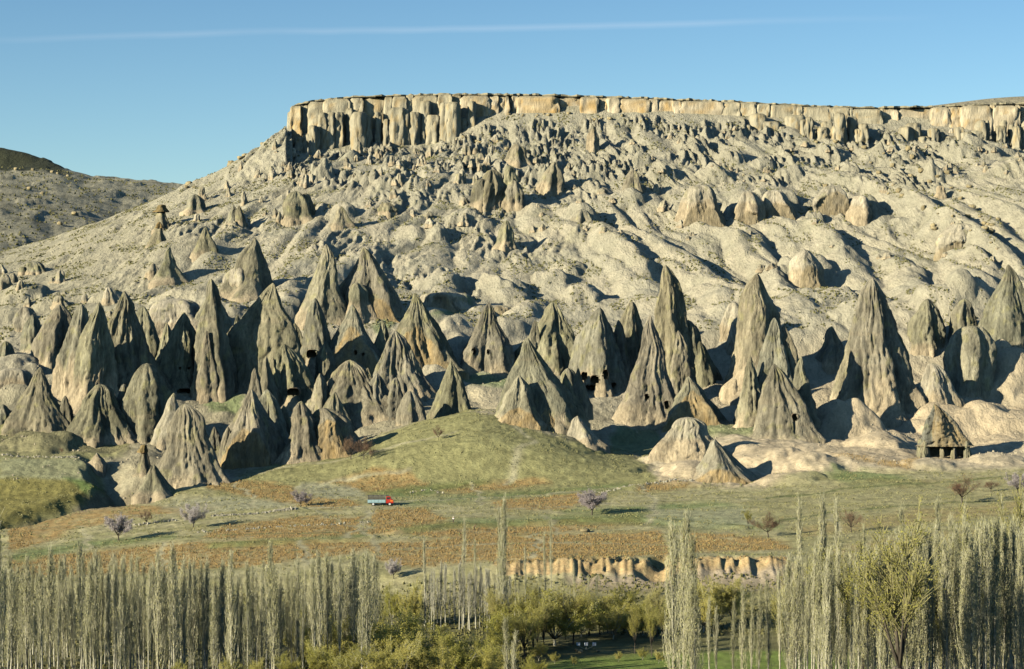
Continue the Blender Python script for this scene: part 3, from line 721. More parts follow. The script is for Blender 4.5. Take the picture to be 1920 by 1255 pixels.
exec_cones = [
 # left group
 ('blunt grey rock spire at the left end of the back row', 113, 571, 64, 146, 700, dict(p=.62, tan=.25)),
 ('slender ribbed spire with a pale foot between two wider ones at the left', 153, 570, 108, 176, 752, dict(p=.6, tan=.42)),
 ('dark ribbed spire with a tan foot just left of the tall fluted cone', 187, 567, 130, 212, 775, dict(p=.75, tan=.33)),
 ('shadowed shoulder spire behind the tall fluted cone', 268, 574, 240, 306, 715, dict(p=.6)),
 ('tall broad grey cone with deep vertical flutes at the left', 232, 546, 155, 290, 760, dict(p=.95, flute=1.5, tan=.05, subs=[(268, 612, 256, 284, 700, -6)])),
 ('grey cone with two small square windows above a dark cave mouth', 346, 586, 292, 380, 738, dict(p=.85, tan=.12, holes=[(340,691,5,6),(355,690,5,6),(352,736,26,16)])),
 ('very narrow dark spire standing right of the two windowed cone', 394, 523, 374, 434, 748, dict(p=.62, flute=1.4, tan=.08, subs=[(388, 620, 372, 412, 745, -5)])),
 ('massive wide cone with smooth folded left flank in the middle of the left group', 512, 531, 400, 570, 742, dict(p=.9, flute=.9, tan=.04)),
 ('solitary grey cone high on the left slope casting a pointed shadow', 478, 446, 415, 510, 562, dict(p=1.0, flute=.5, tan=.1)),
 ('thin needle spire alone on the left slope', 318, 460, 288, 340, 532, dict(p=1.25, flute=.4)),
 ('small blunt spire on the left slope above the needle', 385, 426, 366, 407, 482, dict(p=.75, flute=.6)),
 ('dark split rock tooth on the upper left slope', 553, 358, 531, 584, 414, dict(p=.5, flute=1.2, subs=[(572, 362, 555, 590, 412, 3)])),
 ('pair of small grey spires on the upper left slope', 438, 384, 426, 450, 425, dict(p=.7, subs=[(448, 385, 440, 462, 420, -2)])),
 ('squat dark rock near the left skyline', 366, 364, 350, 384, 398, dict(p=.55)),
 # centre back
 ('tall smooth grey cone left of the pair on the central slope', 612, 458, 566, 642, 612, dict(p=.85, flute=.7)),
 ('tall grey cone with a brown hewn foot right of the central pair', 685, 464, 636, 748, 605, dict(p=.85, carve=.35, flute=.9)),
 ('small rounded pale knob in front of the central pair of cones', 670, 530, 650, 700, 610, dict(p=.5, tan=.6, flute=.5)),
 ('grey cone riddled with large dark caves above pale scree', 590, 559, 562, 630, 705, dict(p=.8, holes=[(586,664,18,15),(600,690,10,10)], tan=.2)),
 ('brown streaked pyramid left of the cave riddled ridge', 663, 571, 612, 716, 705, dict(p=.95, carve=.75, holes=[(668,661,6,8),(682,665,5,7)], flute=.6)),
 ('cone with an orange brown skirt spreading to the right', 775, 550, 735, 856, 700, dict(p=1.1, carve=.55, tan=.05)),
 ('dark fork shaped crag with two leaning ridges', 741, 620, 700, 800, 745, dict(p=.8, flute=1.6, subs=[(770, 655, 750, 806, 745, -3), (722, 655, 690, 738, 740, -4)])),
 ('isolated grey cone with a yellow window low on its face', 917, 566, 860, 956, 702, dict(p=.9, tan=.14, flute=1.0, holes=[(889,658,6,13),(915,660,4,9)])),
 ('grey ribbed spire left of the cave pierced twin', 1039, 566, 985, 1084, 700, dict(p=.8, tan=.1, flute=1.1)),
 ('fat grey spire with a row of cave mouths along its orange foot', 1122, 577, 1078, 1168, 738, dict(p=.72, tan=.22, holes=[(1096,705,12,14),(1115,712,16,16),(1134,702,10,16),(1105,728,18,12),(1150,722,8,9)])),
 ('grey cone with a broken overhang right of the round grassy hill', 992, 634, 944, 1076, 800, dict(p=.95, tan=.05, subs=[(1060, 700, 1040, 1100, 795, 4), (1085, 690, 1062, 1105, 760, 10)])),
 ('small grey cone with brown base beside the round grassy hill', 977, 704, 932, 1012, 800, dict(p=.9, carve=.35)),
 ('low brown pyramid of rough rock at the edge of the grassy hill', 1027, 758, 990, 1052, 806, dict(p=.9, carve=.9, depth=.7)),
 ('small pale leaning spire on the green hollow', 1082, 780, 1060, 1126, 838, dict(p=.9, grey=.25, tan=.3)),
 ('grey spire with layered waist standing behind the grassy hill', 848, 677, 810, 890, 806, dict(p=.95, flute=.6, Y=722)),
 ('stubby rounded pale grey pinnacle left of the grassy hill', 769, 733, 749, 797, 812, dict(p=.5, Y=712, grey=.8, flute=.6)),
 ('broad jagged grey crag with a shadowed right side', 657, 675, 585, 755, 800, dict(p=.8, flute=1.4, subs=[(705, 700, 668, 750, 800, -3), (628, 735, 575, 672, 858, -14)])),
 ('low rough ochre crag with scooped hollows', 612, 765, 568, 676, 862, dict(p=.6, carve=.8, rough=1.5)),
 ('small pointed dark crag between larger cones', 553, 605, 538, 580, 690, dict(p=.9, flute=1.2)),
 ('dark craggy spire pitted with hollows in the middle of the left group', 535, 645, 503, 592, 765, dict(p=.8, flute=1.6, rough=1.5, subs=[(512, 670, 498, 540, 760, -3)], holes=[(552,735,20,14)])),
 ('steep cone with an arched orange face at its foot', 469, 730, 422, 522, 880, dict(p=.85, carve=.5)),
 ('thin jagged spires hidden behind the arched orange cone', 501, 730, 478, 548, 862, dict(p=.75, flute=1.5, subs=[(532, 760, 510, 560, 865, 3)])),
 ('dark pitted crag left of the ochre hollowed crag', 566, 752, 538, 604, 868, dict(p=.7, rough=1.6, flute=1.5)),
 ('tall steep sided cone with a dark cleft down its right side', 352, 757, 312, 410, 908, dict(p=.62, flute=1.2, tan=.03)),
 ('pale smooth spire leaning against the steep sided cone', 327, 737, 288, 342, 848, dict(p=.75, grey=.3, tan=.2, flute=.6)),
 ('bullet shaped grey spire with vertical grooves', 277, 681, 238, 318, 832, dict(p=.5, flute=1.1, tan=.02)),
 ('squat ribbed spire with pale base between cone and bullet shaped spire', 188, 720, 140, 238, 828, dict(p=.6, flute=1.5, tan=.12, subs=[(152, 770, 140, 172, 826, -4)])),
 ('pointed dark grey pyramid at the far left of the front row', 73, 688, 28, 124, 814, dict(p=.95, flute=1.1, tan=.02)),
 ('half cut small dark spire at the left border', 4, 758, -22, 30, 806, dict(p=.7)),
 ('small grey pyramid standing in the ravine', 287, 871, 264, 320, 932, dict(p=.95, flute=.5)),
 ('tiny pale pointed mound at the head of the ravine', 182, 849, 168, 198, 872, dict(p=1.1, grey=0, tan=.9, flute=.3)),
 # right group
 ('tall knife edged spire with a long descending right ridge', 1250, 497, 1222, 1300, 730, dict(p=.7, flute=1.2, tan=.02, subs=[(1290, 600, 1262, 1352, 735, 2), (1312, 640, 1290, 1356, 740, -2)])),
 ('dark shadowed spire behind the pointed cone', 1182, 565, 1152, 1208, 700, dict(p=.6, flute=1.4)),
 ('sharply pointed grey cone with caves in its yellow foot', 1218, 590, 1166, 1275, 802, dict(p=1.0, tan=.16, holes=[(1249,759,10,14),(1212,745,9,12)], flute=.8)),
 ('brown pyramid with a hewn face beside the yellow footed cone', 1293, 706, 1252, 1346, 802, dict(p=.9, carve=.75)),
 ('big leaning rock slab with a rounded pale top on the sand', 1290, 782, 1232, 1332, 866, dict(p=.5, grey=.3, tan=.5, rough=1.6, depth=.6)),
 ('small pyramid with an orange cut foot on the sandy mound', 1341, 824, 1308, 1400, 905, dict(p=.95, grey=.75, carve=.3, flute=.5)),
 ('tall smooth grey spire with a cream lower half', 1418, 513, 1372, 1482, 752, dict(p=.75, tan=.32, flute=.8)),
 ('double peaked grey cone behind the small windowed cone', 1454, 596, 1402, 1500, 800, dict(p=.8, flute=1.0, tan=.1, subs=[(1471, 610, 1440, 1532, 812, 1)])),
 ('neat grey cone with one square window low on its right', 1455, 682, 1417, 1530, 824, dict(p=.9, flute=.9, tan=.02, holes=[(1489,783,11,14)])),
 ('largest cone of the right group with a ragged left wing', 1630, 521, 1590, 1716, 792, dict(p=.72, flute=1.3, tan=.24, subs=[(1606, 600, 1560, 1640, 792, 3)])),
 ('small pale tooth in the shadow of the right cones', 1375, 607, 1360, 1388, 665, dict(p=.9, grey=.1, tan=.5)),
 ('pale rounded stump behind the small pale tooth', 1378, 566, 1356, 1400, 640, dict(p=.4, grey=.1, tan=.5, flute=.4)),
 ('small pale sandy knob at the foot of the double peaked cone', 1380, 706, 1356, 1412, 756, dict(p=.6, grey=0, tan=.9, flute=.4)),
 ('great grey cone cut off by the right border', 1890, 496, 1838, 1960, 690, dict(p=.9, flute=.6, tan=.12, subs=[(1940, 560, 1890, 2010, 690, 6)])),
 ('slab sided block with a slanting pale top near the right border', 1826, 611, 1770, 1848, 757, dict(p=.32, grey=.7, tan=.1, flute=.6, kfac=4)),
 ('low pale ridge of tuff below the slab sided block', 1750, 680, 1715, 1800, 790, dict(p=.6, grey=.15, tan=.5)),
]
for (lab, au, av, ul, ur, vb, kw) in exec_cones:
    fairy(lab, au, av, ul, ur, vb, seed=None, **kw)

FILL = [  # spires added in the dark gaps, so closer rock deepens the shade
 ('narrow grey fin squeezed behind the dark pitted crag', 600, 700, 580, 625, 800, 'p=.8'), ('jagged low spire in front of the brown streaked pyramid', 690, 690, 664, 716, 790, 'p=.8'),
 ('small dark spire at the foot of the massive wide cone', 500, 668, 480, 522, 770, 'p=.8'), ('thin dark blade left of the dark craggy spire', 478, 690, 462, 496, 790, 'p=.7'),
 ('ragged spire between the arched orange cone and the steep sided cone', 428, 800, 408, 446, 880, 'p=.8'), ('low broken spire left of the ochre hollowed crag', 590, 790, 568, 612, 862, 'p=.7'),
 ('tall back spire between the shadowed shoulder and the two windowed cone', 312, 606, 288, 338, 720, 'p=.7'), ('small grey shoulder left of the bullet shaped spire', 232, 720, 212, 250, 815, 'p=.6'),
 ('low grey fin right of the far left pyramid', 122, 742, 104, 142, 812, 'p=.7'), ('short spire below the cave riddled cone', 610, 640, 588, 640, 735, 'p=.8'),
 ('dark notch spire between the central pair and the orange skirted cone', 716, 600, 698, 740, 680, 'p=.8'), ('grey stub behind the pinnacle left of the mound', 742, 708, 720, 764, 790, 'p=.6'),
 ('slim spire between the isolated cone and the ribbed spire', 1003, 600, 985, 1022, 700, 'p=.8'), ('grey back spire right of the fat cave pierced spire', 1160, 600, 1142, 1186, 720, 'p=.7'),
 ('low pale rock left of the fat cave pierced spire', 1066, 690, 1048, 1090, 745, 'p=.6'), ('dark fin between the pointed cone and the knife edged spire', 1272, 620, 1252, 1300, 760, 'p=.7'),
 ('grey companion behind the neat windowed cone', 1408, 668, 1386, 1434, 800, 'p=.8'), ('right shoulder spire of the neat windowed cone', 1500, 668, 1478, 1536, 812, 'p=.9'),
 ('ragged crest left of the largest right cone', 1560, 612, 1538, 1592, 690, 'p=.7'), ('stepped shoulder right of the largest right cone', 1682, 620, 1654, 1722, 770, 'p=.8'),
 ('pale fluted hump between the largest right cone and the slab block', 1738, 560, 1706, 1772, 660, 'p=.55'), ('pale tooth left of the great border cone', 1806, 560, 1780, 1836, 650, 'p=.55'),
 ('dark stub at the left border above the grassy bank', 10, 640, -14, 34, 700, 'p=.6'), ('small spire behind the blunt leftmost spire', 60, 590, 40, 84, 660, 'p=.6'),
 ('leaning grey spire right of the narrow dark spire', 445, 590, 425, 470, 700, 'p=.8'), ('low dark crag in the shade right of the steep sided cone', 402, 800, 388, 422, 872, 'p=.7')]
for lab, au, av, ul, ur, vb, k_ in FILL:
    fairy(lab, au, av, ul, ur, vb, p=float(k_[2:]), flute=random.uniform(.8, 1.6), tan=random.uniform(.0, .3), rough=random.uniform(1, 1.7), slim=1.12)

# two capped hoodoos on the left slope and one in the ravine
def hoodoo(label, au, av, ul, ur, vb, capw, caph, neck):
    uc = (ul + ur) / 2; Yf = hit(uc, vb); s = Yf / F; rx = (ur - ul) / 2 * s; yc = Yf + rx; org = (( uc - 960) * s, yc, (HZ - vb) * s)
    H = (vb - av) * s; hc = caph * s; xa = (au - uc) * s
    A = cone_arrays(0, 0, 0, rx, rx, xa, 0, H, int(au), nt=34, nh=34, p=.8, flute=.5, tan=.0, embed=2.5)
    k = sstep(0.70, 0.85, (A[0][..., 2]) / H)[..., None]
    t_ = A[1] * (1 - k) + np.array(neck) * k
    V = A[0].copy()
    me, _ = cone_mesh('hoodoo', [(V, t_, A[2], A[3])], M_cone)
    o = link('hoodoo', me, None, org); tag(o, label, 'rock spire', 'capped hoodoos')
    B = cone_arrays(xa, 0, H - hc * 1.0, capw / 2 * s, capw / 2 * s, xa + .2, 0, H + hc * .35, int(av), nt=26, nh=12, p=.35, flute=.8, tan=0, embed=0.3, rough=1.5)
    me, _ = cone_mesh('cap_rock', [(B[0], B[1] * np.array((.75, .62, .42)), B[2], B[3])], M_cone)
    link('cap_rock', me, o)
hoodoo('upper boulder capped hoodoo on the left slope', 300, 386, 286, 320, 432, 24, 10, (0.36, 0.29, 0.16))
hoodoo('lower boulder capped hoodoo on the left slope', 295, 418, 274, 310, 462, 13, 8, (0.36, 0.31, 0.2))
hoodoo('little hoodoo with an orange neck in front of the bullet shaped spire', 266, 838, 252, 284, 890, 17, 10, (0.52, 0.27, 0.07))

# the rock cone with a pillared cave front
def cave_house():
    Yf = hit(1780, 862); s = Yf / F; x0 = (1780 - 960) * s; z0 = (HZ - 862) * s
    root = empty('cave_house', (x0, Yf + 3, z0)); tag(root, 'ruined pyramid rock with three square openings between pillars at its foot', 'cave house')
    W = 44 * s; zt = 24 * s; H = 103 * s
    A = cone_arrays(0, 7, zt, W * 1.12, 8, (1763 - 1780) * s, 6, H, 77, nt=90, nh=60, p=.88, flute=.7, tan=0, carve=2.0, embed=.16, rough=1.5, flare=0.0)
    V = A[0].copy(); rough_ = noise3(V[..., 0] / 1.2, V[..., 1] * 0, V[..., 2] / 1.0, 5)
    V[..., 1] -= np.where(V[..., 1] < 6, 1, 0) * 0.9 * np.abs(rough_)
    me, _ = cone_mesh('rock_roof', [(V, A[1] * np.array((.95, 1.0, 1.1)), A[2], A[3])], M_cone); link('rock_roof', me, root)
    mp_ = plain('hewn_stone', (0.33, 0.28, 0.18), 0.95, 0.2, 2.0, bump=.15)
    m = MB(); m.box((-W * .96, 2.0, zt - .25), (W * .96, 9, zt + .35)); link('lintel', m.mesh('lintel', mp_), root)
    for k, xx in enumerate((-W * .90, -W * .16, W * .34, W * .88)):
        wd = (1.7, .75, .8, 1.0)[k]
        B = cone_arrays(xx, 2.6, -2.5, wd, .9, xx + .1, 2.6, zt + 1.6, 60 + k, nt=26, nh=14, p=.16, flute=.5, tan=.2, embed=.5, rough=1.2, flare=.3)
        link('pillar', cone_mesh('pillar', [B], M_cone)[0], root)
    m = MB(); m.box((-W * .98, 9.0, -3), (W * .98, 9.6, zt + .2)); link('back_wall', m.mesh('back_wall', M_dark), root)
    for sx in (-1, 1):
        B = cone_arrays(sx * W * 1.0, 5.2, -1.5, (1.5, .9)[sx > 0], 4.4, sx * W * .95, 5.2, zt + 2.2, 80 + sx, nt=40, nh=16, p=.28, flute=.9, tan=0, embed=1.5, rough=1.4)
        link('side_wall', cone_mesh('side_wall', [B], M_cone)[0], root)
cave_house()

# ------------------------------------------------------------------ mesa cliff
def column(name, parent, u, top, bot, wpx, Y, dep, seed, cols, tilt=0.0, round_=0.5):
    rs = np.random.default_rng(seed); s = Y / F; n = 36; m = 16
    x = (u - 960) * s; hw = wpx / 2 * s; zt = (HZ - top) * s; zb = (HZ - bot) * s - 9
    th = np.arange(n) * 2 * np.pi / n; th = th - .22 * np.sin(4 * th); t = np.linspace(0, 1, m)
    T, TH = np.meshgrid(t, th, indexing='ij'); ex = round_
    cx = np.sign(np.cos(TH)) * np.abs(np.cos(TH)) ** ex; cy = np.sign(np.sin(TH)) * np.abs(np.sin(TH)) ** ex
    zz = zb + T * (zt - zb); k = 1 + 0.10 * (1 - T) - 0.25 * sstep(0.93, 1.0, T)
    X = x + cx * hw * k; Yy = Y + cy * dep * k
    d = 1.1 * (np.abs(noise3(X / 3.2, Yy / 3.2, zz / 9, seed)) * 2 - .5) + 0.7 * noise3(X / 1.2, Yy / 1.2, zz / 2.4, seed + 1)
    X = X + cx * d * .7; Yy = Yy + cy * d + (T - .5) * tilt
    X = np.concatenate([X, np.full((1, n), x) + (X[-1:] - x) * .05]); Yy = np.concatenate([Yy, np.full((1, n), Y) + (Yy[-1:] - Y) * .05]); zz = np.concatenate([zz, np.full((1, n), zt + .3)])
    T2 = np.concatenate([T, T[-1:]])
    q = np.clip(.5 + noise3(X / 2.5, Yy / 2.5, zz / 9, seed + 4), 0, 1)[..., None]; q2 = sstep(.1, .45, noise3(X / 1.6, Yy / 1.6, zz / 6, seed + 6))[..., None]
    col = np.array(cols[0]) * q + np.array(cols[1]) * (1 - q); col = col * (1 - q2 * .6) + np.array(cols[2]) * q2 * .6
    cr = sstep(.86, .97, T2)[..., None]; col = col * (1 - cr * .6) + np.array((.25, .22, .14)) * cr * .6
    org = np.array((x, Y, zb))
    me = mesh_np(name, (np.stack([X, Yy, zz], -1) - org).reshape(-1, 3), grid_faces(m + 1, n, True), M_cliff, True, col.reshape(-1, 3))
    return link(name, me, parent, org)
CREAM = [(0.56, 0.475, 0.32), (0.47, 0.40, 0.27), (0.47, 0.31, 0.12)]
CGREY = [(0.42, 0.37, 0.25), (0.30, 0.275, 0.195), (0.40, 0.29, 0.13)]
def cap_slab():
    us = np.arange(548, 1950, 6.0); Vt = []
    for i, u in enumerate(us):
        y0 = 1187.5 + 1.2 * math.sin(i * .9) + random.uniform(-1.2, 1.2); tp = float(np.interp(u, TOP_U, TOP_V))
        z_ = (HZ - tp) * 1196 / F
        for (yy, zz) in ((y0 + .8, z_ - 1.0), (y0, z_ - .5), (y0 + .4, z_ + .25 + random.uniform(-.35, .45)), (1200, z_ + .25)):
            Vt.append(((u - 960) * yy / F, yy, zz))
    V = np.array(Vt); col = np.tile(np.array((.27, .24, .155)), (len(V), 1))
    return link('cliff', mesh_np('cliff', V, grid_faces(len(us), 4)[:, ::-1], M_cliff, False, col))
cliff = cap_slab(); tag(cliff, kind='structure')
u = 548.0; i = 0
while u < 1925:
    i += 1; wd = random.choice([8, 14, 22, 30, 40, 52, 64]) * random.uniform(.75, 1.2)
    if 1540 < u < 1640: wd *= .7
    uc = u + wd / 2; tp = float(np.interp(uc, TOP_U, TOP_V))
    bt = float(np.interp(uc, [548, 600, 890, 900, 1400, 1540, 1640, 1800, 1925], [236, 250, 250, 208, 205, 212, 220, 234, 240]))
    recess = random.choice([0, 0, .8, 1.5, 3.0, 5.5, 7.0]) if uc < 1560 or uc > 1640 else random.uniform(0, 3)
    cc = CREAM if 880 < uc < 1330 or uc > 1640 else [(0.50, .43, .28), (.40, .36, .25), (.46, .31, .13)]  # greyer stone at the left; right of centre the grey paints in shade
    if random.random() < .22: cc = [cc[2], cc[0], cc[1]]
    column('rock_column', cliff, uc, tp + random.uniform(-.5, 2.5), bt + 6, wd * 1.12, 1188.5 + recess, 6.6, 900 + i, cc, tilt=random.uniform(.5, 3), round_=random.uniform(.14, .34))
    u += wd
for (ua, ub, t0, t1, b0, yy, n_) in ((596, 700, 206, 214, 262, 1178, 6), (700, 895, 190, 204, 262, 1180, 11), (1385, 1500, 214, 220, 236, 1172, 5), (1500, 1625, 214, 226, 250, 1160, 11), (1690, 1840, 232, 240, 256, 1165, 9), (1835, 1935, 224, 232, 278, 1168, 9), (560, 600, 236, 240, 258, 1170, 4)):
    for k in range(n_):
        uc = ua + (k + .5) * (ub - ua) / n_ + random.uniform(-3, 3); wd = (ub - ua) / n_ * random.uniform(.7, 1.9)
        column('rock_column', cliff, uc, random.uniform(t0 - 2, t1 + 20), b0 + 4, wd, yy + random.uniform(-4, 4), wd * .16 + 1.2, 1300 + k + int(ua), CGREY, tilt=random.uniform(0, 2.5), round_=random.uniform(.35, .9))

# ------------------------------------------------------------------ knobs and boulders of the slope
knob_me = []
for k in range(9):
    rs = random.Random(k)
    A = cone_arrays(0, 0, 0, 1.0 * 4, .9 * 4, rs.uniform(-.8, .8), 0, 8, 400 + k, nt=30, nh=20, p=rs.uniform(.32, .55), flute=rs.uniform(.8, 1.6), tan=rs.uniform(.05, .6), grey=rs.uniform(.1, .7), embed=3, rough=1.7, blunt=rs.uniform(0, 1))
    knob_me.append(cone_mesh('tuff_rock', [A], M_cone)[0])
def boulder_mesh(k, n=10, m=14):
    ph = np.linspace(0.02, np.pi - .02, n); th = np.arange(m) * 2 * np.pi / m; PH, TH = np.meshgrid(ph, th, indexing='ij')
    D = np.stack([np.sin(PH) * np.cos(TH), np.sin(PH) * np.sin(TH), np.cos(PH)], -1)
    r = 1 + .35 * noise3(D[..., 0] * 1.3, D[..., 1] * 1.3, D[..., 2] * 1.3, k) + .18 * noise3(D[..., 0] * 3, D[..., 1] * 3, D[..., 2] * 3, k + 3)
    V = np.sign(D) * np.abs(D) ** .75 * r[..., None]; V[..., 2] *= .75
    c = np.clip(.5 + noise3(V[..., 0] * 2, V[..., 1] * 2, V[..., 2] * 2, k + 9), 0, 1)[..., None]
    return mesh_np('boulder', V.reshape(-1, 3), grid_faces(n, m, True)[:, ::-1], M_cone, True, (np.array((.44, .35, .18)) * c + np.array((.30, .26, .16)) * (1 - c)).reshape(-1, 3))
bould = [boulder_mesh(k) for k in range(6)]
def hit_d(u, v):
    return hit(u, v, Gz)
def put(name, me, u, v, sx, sz, label, cat, group, dz=-.15):
    Y = hit_d(u, v); s = Y / F; x = (u - 960) * s; z = gz(x, Y + sx * .4)
    o = link(name, me, None, (x, Y + sx * .4, z + dz * sz)); o.rotation_euler = (random.uniform(-.12, .12), random.uniform(-.12, .12), random.uniform(0, 6.28))
    return o, tag(o, label, cat, group)
def knobs(n, region, smin, smax, label, seed, dens=None, tall=(0.7, 1.5)):
    rs = random.Random(seed); c = 0; tries = 0
    while c < n and tries < n * 60:
        tries += 1
        u = rs.uniform(region[0], region[2]); v = rs.uniform(region[1], region[3])
        if dens and rs.random() > dens(u, v): continue
        sky_ = np.interp(u, SKY_U, SKY_V) if u < 548 else 216
        if v < sky_ + 8: continue
        sz = rs.uniform(smin, smax); tl = rs.uniform(*tall)
        o, _ = put('tuff_rock', knob_me[rs.randrange(9)], u, v, sz, sz, label, 'rock', label.split(' on ')[0].split(' below ')[0] + 's')
        o.scale = (sz / 4, sz / 4, sz / 4 * tl); c += 1
clump = lambda u, v: max(0.04, float(noise2(np.array(u / 55), np.array(v / 26), 333)) * 2.2 + .25)
knobs(80, (500, 262, 930, 350), .9, 2.4, 'small craggy grey tooth below the left end of the cliff', 1, clump, (.7, 1.4))
knobs(46, (1180, 240, 1920, 330), .8, 2.0, 'small broken grey outcrop below the right part of the cliff', 2, clump, (.5, 1.0))
knobs(34, (640, 300, 1250, 440), .9, 2.6, 'rounded pale tuff knob on the middle of the big slope', 3, clump, (.5, 1.0))
knobs(24, (1240, 320, 1900, 520), .9, 2.4, 'rounded cream tuff hump on the right side of the big slope', 4, clump, (.4, .8))
knobs(16, (0, 490, 330, 600), 1.5, 3.5, 'low worn tuff stub on the lower left slope', 5, None, (.6, 1.3))
knobs(14, (350, 300, 560, 430), 1.0, 2.4, 'small grey tooth on the upper left flank', 6, None, (1.0, 1.9))
# individually recognisable outcrops of the slope
for lab, au, av, ul, ur, vb, kw in [
 ('dark grooved outcrop of several pillars in the middle of the big slope', 922, 318, 892, 945, 390, dict(p=.45, flute=1.8, subs=[(955, 310, 940, 975, 385, 1), (963, 338, 950, 984, 388, -3), (903, 335, 884, 918, 385, -2)])),
 ('grey pointed knob with a black shadow on the central slope', 950, 413, 925, 968, 465, dict(p=.7, flute=1)),
 ('pale crested outcrop right of the central grooved outcrop', 1040, 303, 1002, 1060, 362, dict(p=.6, grey=.7, tan=.3)),
 ('grey crest with a dark right face high on the central slope', 968, 270, 942, 992, 308, dict(p=.5, flute=1.3)),
 ('tall grey stub below the cliff in the centre right', 1186, 318, 1160, 1210, 372, dict(p=.6, flute=1)),
 ('blunt grey outcrop above the diagonal spurs', 1092, 392, 1068, 1128, 436, dict(p=.55, grey=.8)),
 ('low grey cone on the slope right of the dark split tooth', 640, 386, 618, 662, 425, dict(p=.8, grey=.8, flute=.5)),
 ('small boxy dark outcrop alone on the slope', 725, 380, 712, 744, 400, dict(p=.35)),
 ('leaning yellow boulder pile below the cliff centre', 1112, 236, 1098, 1126, 282, dict(p=.5, tan=.8)),
 ('dark undercut dome in the row of domes, the leftmost', 1312, 346, 1272, 1356, 425, dict(p=.42, grey=.15, tan=.6, carve=.55, flute=.5)),
 ('second undercut dome of the row of domes', 1403, 358, 1376, 1432, 418, dict(p=.42, grey=.1, tan=.6, carve=.3, flute=.5)),
 ('third undercut dome of the row, brown below', 1450, 356, 1428, 1492, 410, dict(p=.42, grey=.1, tan=.6, carve=.5, flute=.5)),
 ('long dark hewn ledge right of the undercut domes', 1560, 348, 1520, 1596, 400, dict(p=.4, grey=.3, carve=.8, flute=.8)),
 ('smooth egg shaped dome with a dark side on the right slope', 1614, 366, 1590, 1638, 415, dict(p=.4, grey=.05, tan=.6, flute=.4)),
 ('cream hump with a brown hewn face above the tall smooth spire', 1508, 468, 1476, 1556, 545, dict(p=.5, grey=.05, carve=.6, tan=.5, flute=.5)),
 ('rounded pale dome high above the right border', 1800, 418, 1752, 1840, 480, dict(p=.4, grey=.15, carve=.4, flute=.4)),
 ('little leaning block on the rocky right slope', 1764, 348, 1754, 1776, 372, dict(p=.35, tan=1.0)),
 ('ribbed hewn scarp above the green hollow', 830, 548, 790, 885, 582, dict(p=.35, grey=.2, carve=.9)),
 ('low brown scarp right of the green hollow', 935, 572, 905, 985, 596, dict(p=.4, grey=.3, carve=.9)),
 ('pale dome above the left cones', 330, 560, 270, 400, 640, dict(p=.42, grey=.0, tan=.5, flute=.4)),
 ('pale hump between the left cones and the slope', 450, 500, 420, 490, 560, dict(p=.45, grey=.2, tan=.4, flute=.5)),
 ('grey ragged shoulder above the narrow dark spire', 400, 545, 350, 432, 640, dict(p=.6, grey=.8, flute=.8)),
 ('worn brown dome at the left border', 25, 690, -20, 66, 745, dict(p=.45, grey=.1, tan=.6, flute=.3)),
 ('grey stump row on the far left slope', 62, 490, 52, 92, 512, dict(p=.35, flute=1.5, subs=[(42, 500, 36, 52, 512, 0)])),
 ('rounded block on the left slope among the low humps', 47, 575, 30, 76, 622, dict(p=.45, grey=.6, flute=.7))]:
    kw.setdefault('rough', 1.5); kw.setdefault('embed', 4.0); kw['hew'] = .35; kw.setdefault('blunt', 1.0 if kw.get('p', 1) < .5 else 0.0); kw['slim'] = .94
    fairy(lab, au, av, ul, ur, vb, cat='rock outcrop', name='rock_outcrop', group='outcrops of the slope', **kw)
rs = random.Random(5)
def boulders(n, pts, smin, smax, label, grp):
    for k in range(n):
        u0, v0, du, dv = rs.choice(pts); sz = rs.uniform(smin, smax)
        o, _ = put('boulder', bould[rs.randrange(6)], u0 + rs.gauss(0, du), v0 + rs.gauss(0, dv), sz, sz, label, 'boulder', grp, .2)
        o.scale = (sz, sz * rs.uniform(.7, 1.1), sz * rs.uniform(.7, 1.2))
boulders(10, [(497, 262, 6, 2), (462, 284, 5, 2), (440, 300, 8, 2), (360, 350, 5, 2)], .9, 2.4, 'ochre boulder on the left skyline ridge', 'boulders along the left skyline')
boulders(60, [(1640, 260, 60, 12), (1760, 360, 40, 30), (1700, 330, 60, 20), (1830, 430, 40, 16), (1560, 250, 50, 8)], .6, 1.9, 'angular yellowish boulder on the rocky right slope', 'boulders on the right slope')
boulders(25, [(1020, 218, 30, 2), (900, 262, 60, 20), (1180, 225, 60, 4)], .5, 1.5, 'small fallen boulder on the slope under the cliff', 'boulders under the cliff')
for (u_, v_, s_) in ((98, 325, 3.2), (30, 322, 3.4), (62, 324, 3.2), (108, 330, 2.6), (127, 334, 2.8), (55, 360, 3.5), (80, 366, 3.4), (140, 405, 4), (112, 422, 3.4)):
    Yb = 2060 if v_ < 335 else None
    if Yb is None:
        jj = np.searchsorted(ucol, u_); rr_ = np.nonzero((yrow > 1500) & (HZ - Gz[:, jj] * F / yrow <= v_))[0]; Yb = yrow[rr_[0]] if len(rr_) else 2200
    x_ = (u_ - 960) * Yb / F
    o = link('boulder', bould[rs.randrange(6)], None, (x_, Yb, gz(x_, Yb) + s_ * .2)); o.scale = (s_ * .6, s_ * .6, s_ * .7)
    tag(o, 'big ochre boulder on the distant hill at the left', 'boulder', 'boulders on the distant hill')

